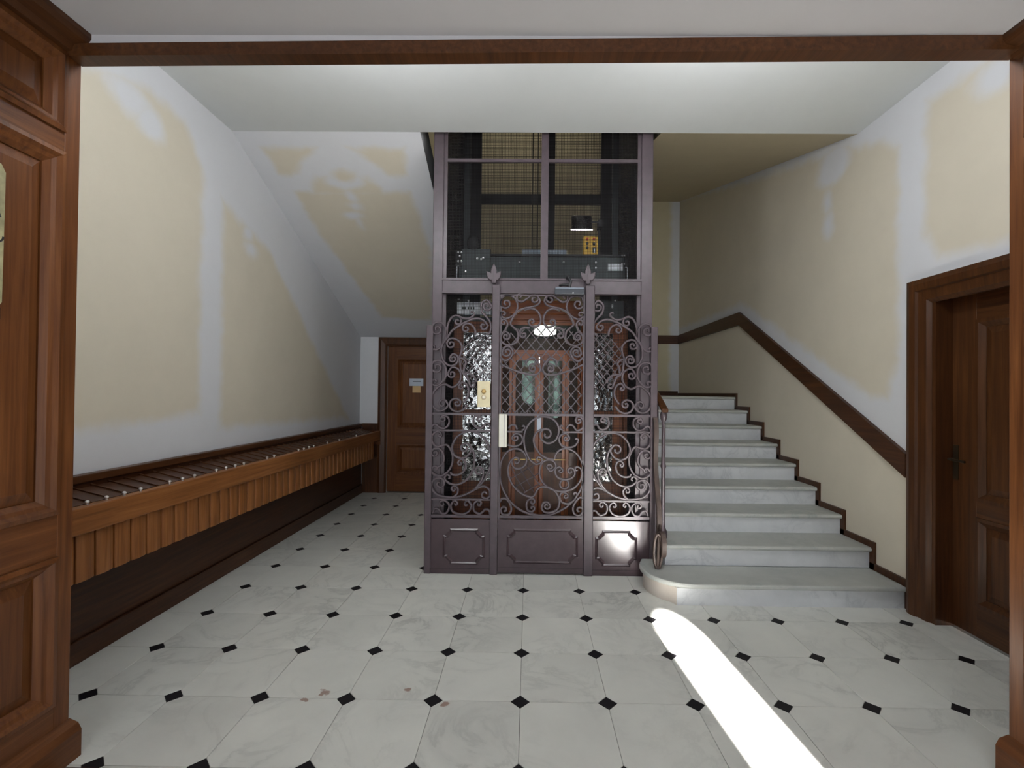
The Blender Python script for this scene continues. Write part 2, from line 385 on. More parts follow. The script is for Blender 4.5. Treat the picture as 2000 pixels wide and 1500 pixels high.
def piece(name, poly, ox, oy, mat, key):
    P = [(x + ox, y + oy) for x, y in poly]
    lx0, lx1 = (XL, XR + .09) if max(p[1] for p in P) > .03 else (VL, VR)
    Pc = clip(clip(clip(P, 0, lx0, False), 0, lx1, True), 1, YC + .0, True)
    if len(Pc) < 3 or max(p[0] for p in Pc) - min(p[0] for p in Pc) < .012 or max(p[1] for p in Pc) - min(p[1] for p in Pc) < .012: return
    if len(Pc) == len(P) and all(abs(a[0] - b[0]) + abs(a[1] - b[1]) < 1e-6 for a, b in zip(P, Pc)):
        if key in full:
            c = full[key].copy(); col.objects.link(c); c.location = (ox, oy, 0); return
        o = slab(poly).build(name, mat); put(o, floor); o.location = (ox, oy, 0); full[key] = o
    else:
        o = slab(Pc).build(name, mat); put(o, floor)
for r in range(-1, 12):
    for c in range(-6, 7):
        x, y = c * T, r * T
        if x > 1.05 and y > 1.85: continue
        if -.82 < x and x + T < 1.06 and y > 2.06: continue
        piece('tile', OCT, x, y, M_TILE, 't')
for r in range(-1, 12):
    for c in range(-5, 7):
        x, y = c * T, r * T
        if (x > 1.12 and y > 1.5) or (-.75 < x < 1.06 and y > 2.0): continue
        piece('inset', DIA, x, y, M_INSET, 'd')

# walls of hall and stairwell
struct('wall_left', MB().box(XL - .15, XL, -.05, YB + .15, -.1, 7.0), M_WALL_L, 'left wall with cream panels and whitish repair bands above the letterboxes')
OY0, OY1, OZ = .33, 1.25, 2.13      # opening of the right door
struct('wall_right', MB().box(XR, XR + .18, -.05, OY0, -.1, 7.0).box(XR, XR + .18, OY1, YB + .15, -.1, 7.0).box(XR, XR + .18, OY0, OY1, OZ, 7.0), M_WALL_R, 'right wall with cream panels beside the marble stairs')
struct('wall_back', MB().box(XL, XR, YB, YB + .15, -.1, 7.0), M_WALL_B, 'cream back wall of the stair landing')
DX0, DX1, DZ = -2.03, -1.12, 2.135
struct('wall_corridor_end', MB().box(XL, DX0, YC, YC + .13, -.1, 2.5).box(DX1, -.86, YC, YC + .13, -.1, 2.5).box(DX0, DX1, YC, YC + .13, DZ, 2.5), M_WHITE, 'white end wall of the corridor around the far brown door')
struct('wall_stairwell_closure', MB().box(XL, XR, YE - .15, YE, ZC + .3, 7.0), M_WHITE, 'unseen white wall added to close off the open upper landing')  # added to shut the open upper landing against stray light
struct('wall_opening', MB().box(XL, VL - .12, -.05, .05, -.1, ZC).box(VR + .12, XR, -.05, .05, -.1, ZC), M_WHITE, 'white wall around the opening to the vestibule')
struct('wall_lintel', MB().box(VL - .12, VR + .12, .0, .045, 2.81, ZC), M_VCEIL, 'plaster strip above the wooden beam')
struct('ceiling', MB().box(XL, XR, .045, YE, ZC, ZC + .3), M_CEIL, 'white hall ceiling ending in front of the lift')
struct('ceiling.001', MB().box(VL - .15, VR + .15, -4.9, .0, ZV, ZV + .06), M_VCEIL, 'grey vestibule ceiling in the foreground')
struct('ceiling.002', MB().prism([(YE, ZC), (YC, 2.25), (YC, 2.5), (YE, ZC + .3)], XL, -.88, 'vwu'), M_SOFFIT, 'sloping underside of the upper stair flight over the corridor')
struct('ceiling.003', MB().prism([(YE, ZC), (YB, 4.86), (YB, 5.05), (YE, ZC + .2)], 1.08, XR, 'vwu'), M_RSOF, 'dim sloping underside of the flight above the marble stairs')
struct('ceiling.004', MB().box(XL, XR, YE - .15, YB, 7.0, 7.15), M_CEIL, 'top of the stairwell')
# wall below the landing and beside the flight
struct('wall_landing_front', MB().box(-.86, 1.06, 4.1, 4.2, 0, 1.29).box(-.86, -.80, 4.2, YC, 0, 1.29), M_WHITE, 'wall under the landing behind the lift')

# vestibule side walls: oak panelling in bays
def panel_wall(name, X, sgn, label):
    tf = lambda u, v, w: (X + sgn * w, u, v)
    root = thing(name, (X, -1.5, 0), label, kind='structure')
    bx('backing', M_BRNZ, root, -4.75, .045, 0, ZV, -.12, -.03, tf)
    zs = [(.236, .812), (.976, 2.385), (2.462, 2.775)]
    W = 1.02; y1 = .048
    k = 0; ends = [.048]
    while ends[-1] > -4.4: ends.append(ends[-1] - W)
    for i, e in enumerate(ends):
        bx('stile', M_OAKZ, root, e - .062, e, .02, ZV, -.03, 0, tf, bevel=.003)
    for i in range(len(ends) - 1):
        a, b = ends[i + 1], ends[i] - .062
        for z0, z1 in ((.02, .236), (.812, .976), (2.385, 2.462), (2.775, ZV)): bx('rail', M_OAKY, root, a, b, z0, z1, -.03, 0, tf)
        for z0, z1 in zs:
            MB(tf).ring(a, b, z0, z1, .062, [(0, -.03), (0, .010), (.28, .014), (.5, .002), (.72, -.004), (1, -.022), (1, -.03)]).build('moulding', M_OAKZ, root)
            MB(tf).frustum(a + .06, b - .06, z0 + .06, z1 - .06, -.03, -.012, .045).build('panel', M_OAKZ, root)
    MB(tf).prism([(0, 0), (.05, 0), (.05, .105), (.036, .13), (0, .145)], -4.7, .05, 'wvu').build('plinth', M_OAKY, root)
    MB(tf).prism([(0, 2.785), (.018, 2.79), (.028, 2.815), (.072, 2.825), (.085, 2.842), (.085, 2.862), (0, 2.862)], -4.7, .018, 'wvu').build('cornice', M_BRNY, root)
    return root
panel_wall('wall_vestibule_left', VL, 1, 'varnished oak panelling at the left edge of the picture')
panel_wall('wall_vestibule_right', VR, -1, 'varnished oak panelling at the right edge of the picture')
def slant(y0, y1, zl0, zr0, zl1, zr1):
    return MB().add([(VL, y0, zl0), (VR, y0, zr0), (VR, y1, zr0), (VL, y1, zl0), (VL, y0, zl1), (VR, y0, zr1), (VR, y1, zr1), (VL, y1, zl1)], [(3, 2, 1, 0), (4, 5, 6, 7), (0, 1, 5, 4), (1, 2, 6, 5), (2, 3, 7, 6), (3, 0, 4, 7)])
tb = slant(-.012, .05, 2.770, 2.806, 2.819, 2.863)
struct('trim_1', tb, M_BRNY, 'brown wooden beam across the top of the opening')
struct('trim_2', MB().box(VL + .05, VR - .05, -.16, -.02, 0, .006), M_DRKX, 'dark threshold strip on the floor of the opening')

# street entrance behind the camera: glazed double door, gap shaped for the sun strip
ent = thing('door_3', (0, -4.7, 0), 'glazed street entrance behind the viewer', kind='structure')
bx('wall_piece', M_WHITE, ent, VL - .1, VR + .1, -4.8, -4.7, 2.72, ZV + .06)
bx('wall_piece', M_WHITE, ent, VL - .1, -1.52, -4.8, -4.7, 0, 2.72); bx('wall_piece', M_WHITE, ent, 1.589, VR + .1, -4.8, -4.7, 0, 2.72)
MB().prism([(1.3, 2.72), (1.3, 2.10), (1.344, 2.10)] + [(1.4665 - .1225 * math.cos(t), 2.10 + .1225 * math.sin(t)) for t in [math.pi * k / 12 for k in range(1, 12)]] + [(1.589, 2.10), (1.60, 2.10), (1.60, 2.72)], -4.8, -4.72, 'uwv').build('sun_gap_arch', M_OAKX, ent)  # arch added to round the far end of the sun strip
M_PANE = simple('frosted_street_glass', (.7, .74, .78), .6)
bx('pane', M_PANE, ent, -1.52, 1.3, -4.70, -4.66, .02, 2.72)
for x in (-1.5, -.82, -.15, .53, 1.22): bx('stile', M_BLACK, ent, x - .035, x + .035, -4.5, -4.46, .02, 2.70)
for z in (.35, 1.0, 1.6, 2.15, 2.66): bx('rail', M_BLACK, ent, -1.5, 1.22, -4.5, -4.46, z - .03, z + .03)
for k in range(14): bx('bar', M_BLACK, ent, -1.4 + k * .19 - .008, -1.4 + k * .19 + .008, -4.49, -4.47, .35, 2.15)
bx('frame_post', M_OAKZ, ent, 1.3, 1.344, -4.8, -4.72, 0, 2.72)

# wooden band on the stair wall and skirting
struct('trim_3', MB().prism([(1.44, .905), (1.44, 1.07), (4.01, 2.494), (4.01, 2.335)], XR - .03, XR, 'vwu').prism([(4.01, 2.335), (4.01, 2.494), (YB, 2.494), (YB, 2.347)], XR - .03, XR, 'vwu'), M_DRKY, 'dark wooden band rising along the stair wall')
struct('trim_4', MB().box(-.8, XR - .03, YB - .03, YB, 2.347, 2.494), M_DRKX, 'dark wooden band on the landing wall')
NOSE = [1.425 + .335 * i for i in range(9)]; TOP = [.155 + .1605 * i for i in range(9)]
m = MB(); zprev = 0
for i in range(9):
    y0 = NOSE[i] - .02; y1 = (NOSE[i + 1] - .02) if i < 8 else YB - .02
    m.box(XR - .018, XR, y0, y0 + .075, zprev - .002, TOP[i] + .045); m.box(XR - .018, XR, y0 + .07, y1 + .07, TOP[i] - .002, TOP[i] + .045)
    zprev = TOP[i]
struct('baseboard_right', m, M_DRKZ, 'dark stepped skirting following the marble stairs')
struct('baseboard_back', MB().box(-.8, XR - .018, YB - .018, YB, TOP[8], TOP[8] + .075), M_DRKX, 'dark skirting of the landing')

# doors
def leaf(root, tf, u0, u1, z1, fl, mid, ins, matz, mata, panels):
    """panelled leaf between u0..u1, front at w = fl"""
    bx('leaf_core', matz, root, u0, u1, .01, z1, fl - .045, fl - .014, tf)
    for a, b in ((u0, u0 + ins), (u1 - ins, u1)): bx('stile', matz, root, a, b, .01, z1, fl - .014, fl, tf, bevel=.003)
    rails = [(.01, panels[0][0])] + [(panels[i][1], panels[i + 1][0]) for i in range(len(panels) - 1)] + [(panels[-1][1], z1)]
    for a, b in rails: bx('rail', mata, root, u0 + ins, u1 - ins, a, b, fl - .014, fl, tf)
    for a, b in panels:
        MB(tf).ring(u0 + ins, u1 - ins, a, b, .05, [(0, fl - .014), (0, fl + .012), (.4, fl + .012), (1, fl - .010), (1, fl - .014)]).build('moulding', matz, root)
        MB(tf).frustum(u0 + ins + .05, u1 - ins - .05, a + .05, b - .05, fl - .014, fl - .002, .04).build('panel', matz, root)
def lever(root, tf, u, v, w, sg):
    h = bx('handle_plate', M_BRONZE, root, u - .018, u + .018, v - .11, v + .11, w, w + .006, tf)
    m = MB(tf); m.tube([(u, v + .02, w), (u, v + .02, w + .05), (u + sg * .03, v + .02, w + .055), (u + sg * .11, v + .015, w + .05)], .008)
    m.build('lever', M_BRONZE, h, smooth=True)
d1 = thing('door_1', (XR, .8, 0), 'dark brown panelled door in the right wall', kind='structure')
tfr = lambda u, v, w: (XR - w, u, v)
leaf(d1, tfr, OY0, OY1, OZ, -.10, 0, .19, M_BRNZ, M_BRNY, [(.20, .735), (.835, 1.94)])
PR = [(0, 0), (0, .045), (.2, .055), (.45, .05), (.5, .035), (.85, .03), (1, .012), (1, 0)]
MB(tfr).ring(OY0 - .16, OY1 + .16, -.4, OZ + .115, .165, PR).build('architrave', M_BRNZ, d1)
for a, b in ((OY0, OY0 + .03), (OY1 - .03, OY1)): bx('jamb', M_BRNZ, d1, a, b, 0, OZ, -.18, .01, tfr)
bx('head_jamb', M_BRNY, d1, OY0, OY1, OZ - .03, OZ, -.18, .01, tfr)
lever(d1, tfr, 1.195, 1.05, -.10, -1)
d2 = thing('door_2', (-1.57, YC, 0), 'brown panelled door at the end of the corridor', kind='structure')
tfb = lambda u, v, w: (u, YC - w, v)
leaf(d2, tfb, DX0, DX1, DZ, -.04, 0, .13, M_OAKZ, M_OAKX, [(.26, .70), (.92, 1.95)])
m = MB(tfb).ring(DX0 - .12, DX1 + .12, -.4, DZ + .11, .125, [(0, 0), (0, .03), (.3, .04), (.8, .03), (1, .015), (1, 0)]); m.build('architrave', M_BRNZ, d2)
for o in list(bpy.data.objects):      # architraves stop at the floor
    if o.name.startswith('architrave'):
        bm = bmesh.new(); bm.from_mesh(o.data); bmesh.ops.bisect_plane(bm, geom=bm.verts[:] + bm.edges[:] + bm.faces[:], plane_co=(0, 0, 0), plane_no=(0, 0, 1), clear_inner=True); bm.to_mesh(o.data); bm.free()
# brown dado beside the far door
struct('trim_5', MB().box(XL + .05, DX0 - .125, YC - .02, YC, 0, .955).box(XL + .05, DX0 - .125, YC - .035, YC, .955, .998), M_BRNZ, 'brown boarded strip beside the far door')

# ------------------------------------------------------------------ staircase
st = thing('staircase', (1.85, 2.8, 0), 'nine grey-white marble steps with a rounded first step', 'staircase')
X0, X1 = 1.075, XR - .019
def nosed(y0, y1, z): # tread profile with rounded nose
    P = [(y1, z - .036), (y1, z)]
    for k in range(7): a = math.pi / 2 + math.pi * k / 6; P.append((y0 + .018 + .018 * math.cos(a), z - .018 + .018 * math.sin(a)))
    return P
def arcpoly(front, r, cy=1.74, cx=1.20, ymax=1.925):
    P = [(X1, front), (cx, front)]
    for k in range(1, 17):
        a = -math.pi / 2 - math.pi * .72 * k / 16; p = (cx + r * math.cos(a), cy + r * math.sin(a))
        if p[1] < ymax: P.append(p)
    P += [(P[-1][0] + .0, ymax), (1.06, ymax), (1.06, NOSE[1] + .03), (X1, NOSE[1] + .03)]
    return P
for i in range(9):
    z = TOP[i]; zb = TOP[i - 1] if i else 0
    if i == 0:
        o = MB().prism(arcpoly(1.425, .315), z - .036, z).build('tread', M_TREAD, st, bevel=.012)
        a = arcpoly(1.452, .288); MB().prism([(X1, 1.452), (1.07, 1.452), (1.07, 1.60), (X1, 1.60)], 0, z - .036).build('riser', M_RISER, st)
        a = [p for p in a if p[0] <= 1.21 and p[0] != 1.06]; a = [(1.069, 1.452)] + [p for p in a if p[0] < 1.069] + [(1.069, 1.925)]
        tag(MB().prism(a, 0, z - .036).build('curved_riser', M_RISERP, st, smooth=True), 'pinkish curved riser')
    else:
        y1 = (NOSE[i + 1] + .035) if i < 8 else NOSE[8] + .3
        MB().prism(nosed(NOSE[i], y1, z), X0, X1, 'vwu').build('tread', M_TREAD, st)
        bx('riser', M_RISER, st, X0 + .01, X1, NOSE[i] + .028, NOSE[i] + .06, zb, z - .036)
bx('landing', M_TREAD, st, -.79, X1, NOSE[8] + .3, YB - .019, TOP[8] - .14, TOP[8])
# solid flight under the steps
P = [(NOSE[1] + .062, 0.002)] + sum([[(NOSE[i] + .062, TOP[i - 1] - .04), (NOSE[i] + .062, TOP[i] - .038)] for i in range(1, 9)], []) + [(NOSE[8] + .3, TOP[8] - .038), (NOSE[8] + .3, .002)]
MB().prism(P, X0 + .012, X1, 'vwu').build('stair_body', M_RISER, st)

# railing on the open side, ending over the second step in front of the lift cage
rl = thing('stair_railing', (1.11, 2.6, .15), 'worn iron stair railing with brown wooden handrail at the lift corner', 'railing')
SL = (TOP[8] - TOP[1]) / (NOSE[8] - NOSE[1])
def hr(y): return 1.335 + SL * (y - 1.93)
MB().prism([(1.90, 1.315), (1.90, 1.35), (4.3, hr(4.3) + .03), (4.3, hr(4.3) - .015)], 1.085, 1.14, 'vwu').build('handrail', M_BRNY, rl, bevel=.01)
MB().lathe((1.112, 1.945, .155 + .1605), [(.034, 0), (.034, .05), (.02, .08), (.016, .12), (.016, .55), (.024, .57), (.016, .60), (.015, .93), (.026, .95), (.03, .985), (.02, 1.01)], 12).build('newel_post', M_IRON, rl, smooth=True)
for k in range(12):
    y = 2.12 + k * .17; i = max(j for j in range(9) if NOSE[j] <= y)
    MB().tube([(1.112, y, TOP[i]), (1.112, y, hr(y) - .01)], .008, 6).build('baluster', M_IRON, rl)
# forged volute brace from the newel down to the first step, edge-on to the viewer
C1 = [(1.93, 1.27), (1.90, 1.22), (1.893, 1.12), (1.905, 1.0), (1.90, .88), (1.86, .74), (1.81, .60), (1.79, .48), (1.80, .36), (1.77, .29), (1.71, .25), (1.665, .28), (1.66, .36), (1.70, .42), (1.76, .40), (1.77, .33), (1.735, .30), (1.70, .33)]
def cat(P, n=5):
    P = [Vector((*p, 0)[:3]) for p in P]; Q_ = [2 * P[0] - P[1]] + P + [2 * P[-1] - P[-2]]; o = []
    for i in range(1, len(Q_) - 2):
        a, b, c, d = Q_[i - 1:i + 3]
        for k in range(n):
            t = k / n; o.append(.5 * (2 * b + (c - a) * t + (2 * a - 5 * b + 4 * c - d) * t * t + (3 * b - a - 3 * c + d) * t ** 3))
    o.append(P[-1]); return [(p.x, p.y) for p in o]
tfx = lambda a, y, z: (1.045 + y, a, z)
MB(tfx).ribbon(cat(C1), .022, -.024, .012).build('volute_brace', M_RUSTIRON, rl)
ov = [(1.66 + .05 * math.cos(t), .28 + .125 * math.sin(t)) for t in [k * math.pi / 12 for k in range(25)]]
MB(lambda a, y, z: (1.0 + .25 * (z - .15) * 0 + a - 1.66 + .005, 1.70 + y, z)).ribbon([(1.66 + .030 * math.cos(t), .285 + .128 * math.sin(t)) for t in [k * math.pi / 12 for k in range(25)]], .017, -.012, .012).build('oval_foot', M_RUSTIRON, rl)
MB().tube([(1.005, 1.70, .156), (1.02, 1.72, .40), (1.04, 1.77, .46)], [.012, .012, .01], 8).build('foot_bar', M_RUSTIRON, rl)

# ------------------------------------------------------------------ letterboxes along the left wall
lb = thing('letterbox_counter', (XL + .2, 2.6, 0), 'long oak letterbox counter running along the left wall to the far door', 'letterboxes')
Y0, Y1, PT = .19, 4.80, .1048
bx('base_board', M_DRKY, lb, XL, -2.372, .05, YC - .04, 0, .53)
bx('base_skirting', M_DRKY, lb, -2.372, -2.352, .05, YC - .04, 0, .125, bevel=.004)
bx('back_rail', M_DRKY, lb, XL, -2.375, .05, YC - .04, .53, .955)
bx('wall_rail', M_BRNY, lb, XL, -2.36, .05, YC - .04, .955, .998, bevel=.006)
bx('bottom_board', M_DRKY, lb, -2.375, -2.14, .05, YC - .06, .53, .55)
bx('front_rail', M_HONY, lb, -2.16, -2.10, .05, YC - .06, .765, .893, bevel=.006)
bx('end_bracket', M_OAKY, lb, -2.375, -2.10, YC - .06, YC - .036, .70, .90)
n = int((Y1 - Y0) / PT)
sl = None
KN = {1, 2, 3, 4, 5, 7, 8, 9, 11, 12, 13, 14, 17, 18, 22, 23, 24, 25, 28, 31, 36}
for k in range(n):
    y = Y0 + k * PT
    # slightly bowed front board, its near edge standing proud
    P = []
    for j in range(6):
        t = j / 5; P.append((y + .0015 + t * (PT - .003), -2.133 + .007 * (1 - t) + .008 * math.sin(math.pi * t)))
    P += [(y + PT - .0015, -2.158), (y + .0015, -2.158)]
    m = MB(); nn = len(P)
    m.add([(x, yy, .528) for yy, x in P] + [(x - .004, yy, .77) for yy, x in P], [tuple(range(nn)), tuple(range(nn, 2 * nn))] + [(i, (i + 1) % nn, nn + (i + 1) % nn, nn + i) for i in range(nn)])
    m.build('front_board', M_HONZ, lb, bevel=.004)
    if sl is None: sl = MB().prism([(-2.345, .925), (-2.345, .935), (-2.165, .893), (-2.165, .883)], y + .012, y + PT - .002, 'uwv').build('lid', M_DRKX, lb)
    else: rep(sl, lb, dy=k * PT)
    if k in KN:
        MB().lathe((-2.135, y + .06, .893), [(.006, 0), (.006, .008), (.010, .012), (.010, .018), (.004, .023)], 10).build('knob', M_ZINC, lb, smooth=True)
for k in range(n + 1):
    MB().prism([(-2.36, .86), (-2.36, .945), (-2.165, .90), (-2.165, .86)], Y0 + k * PT - .003, Y0 + k * PT + .007, 'uwv').build('divider', M_BRNY, lb)
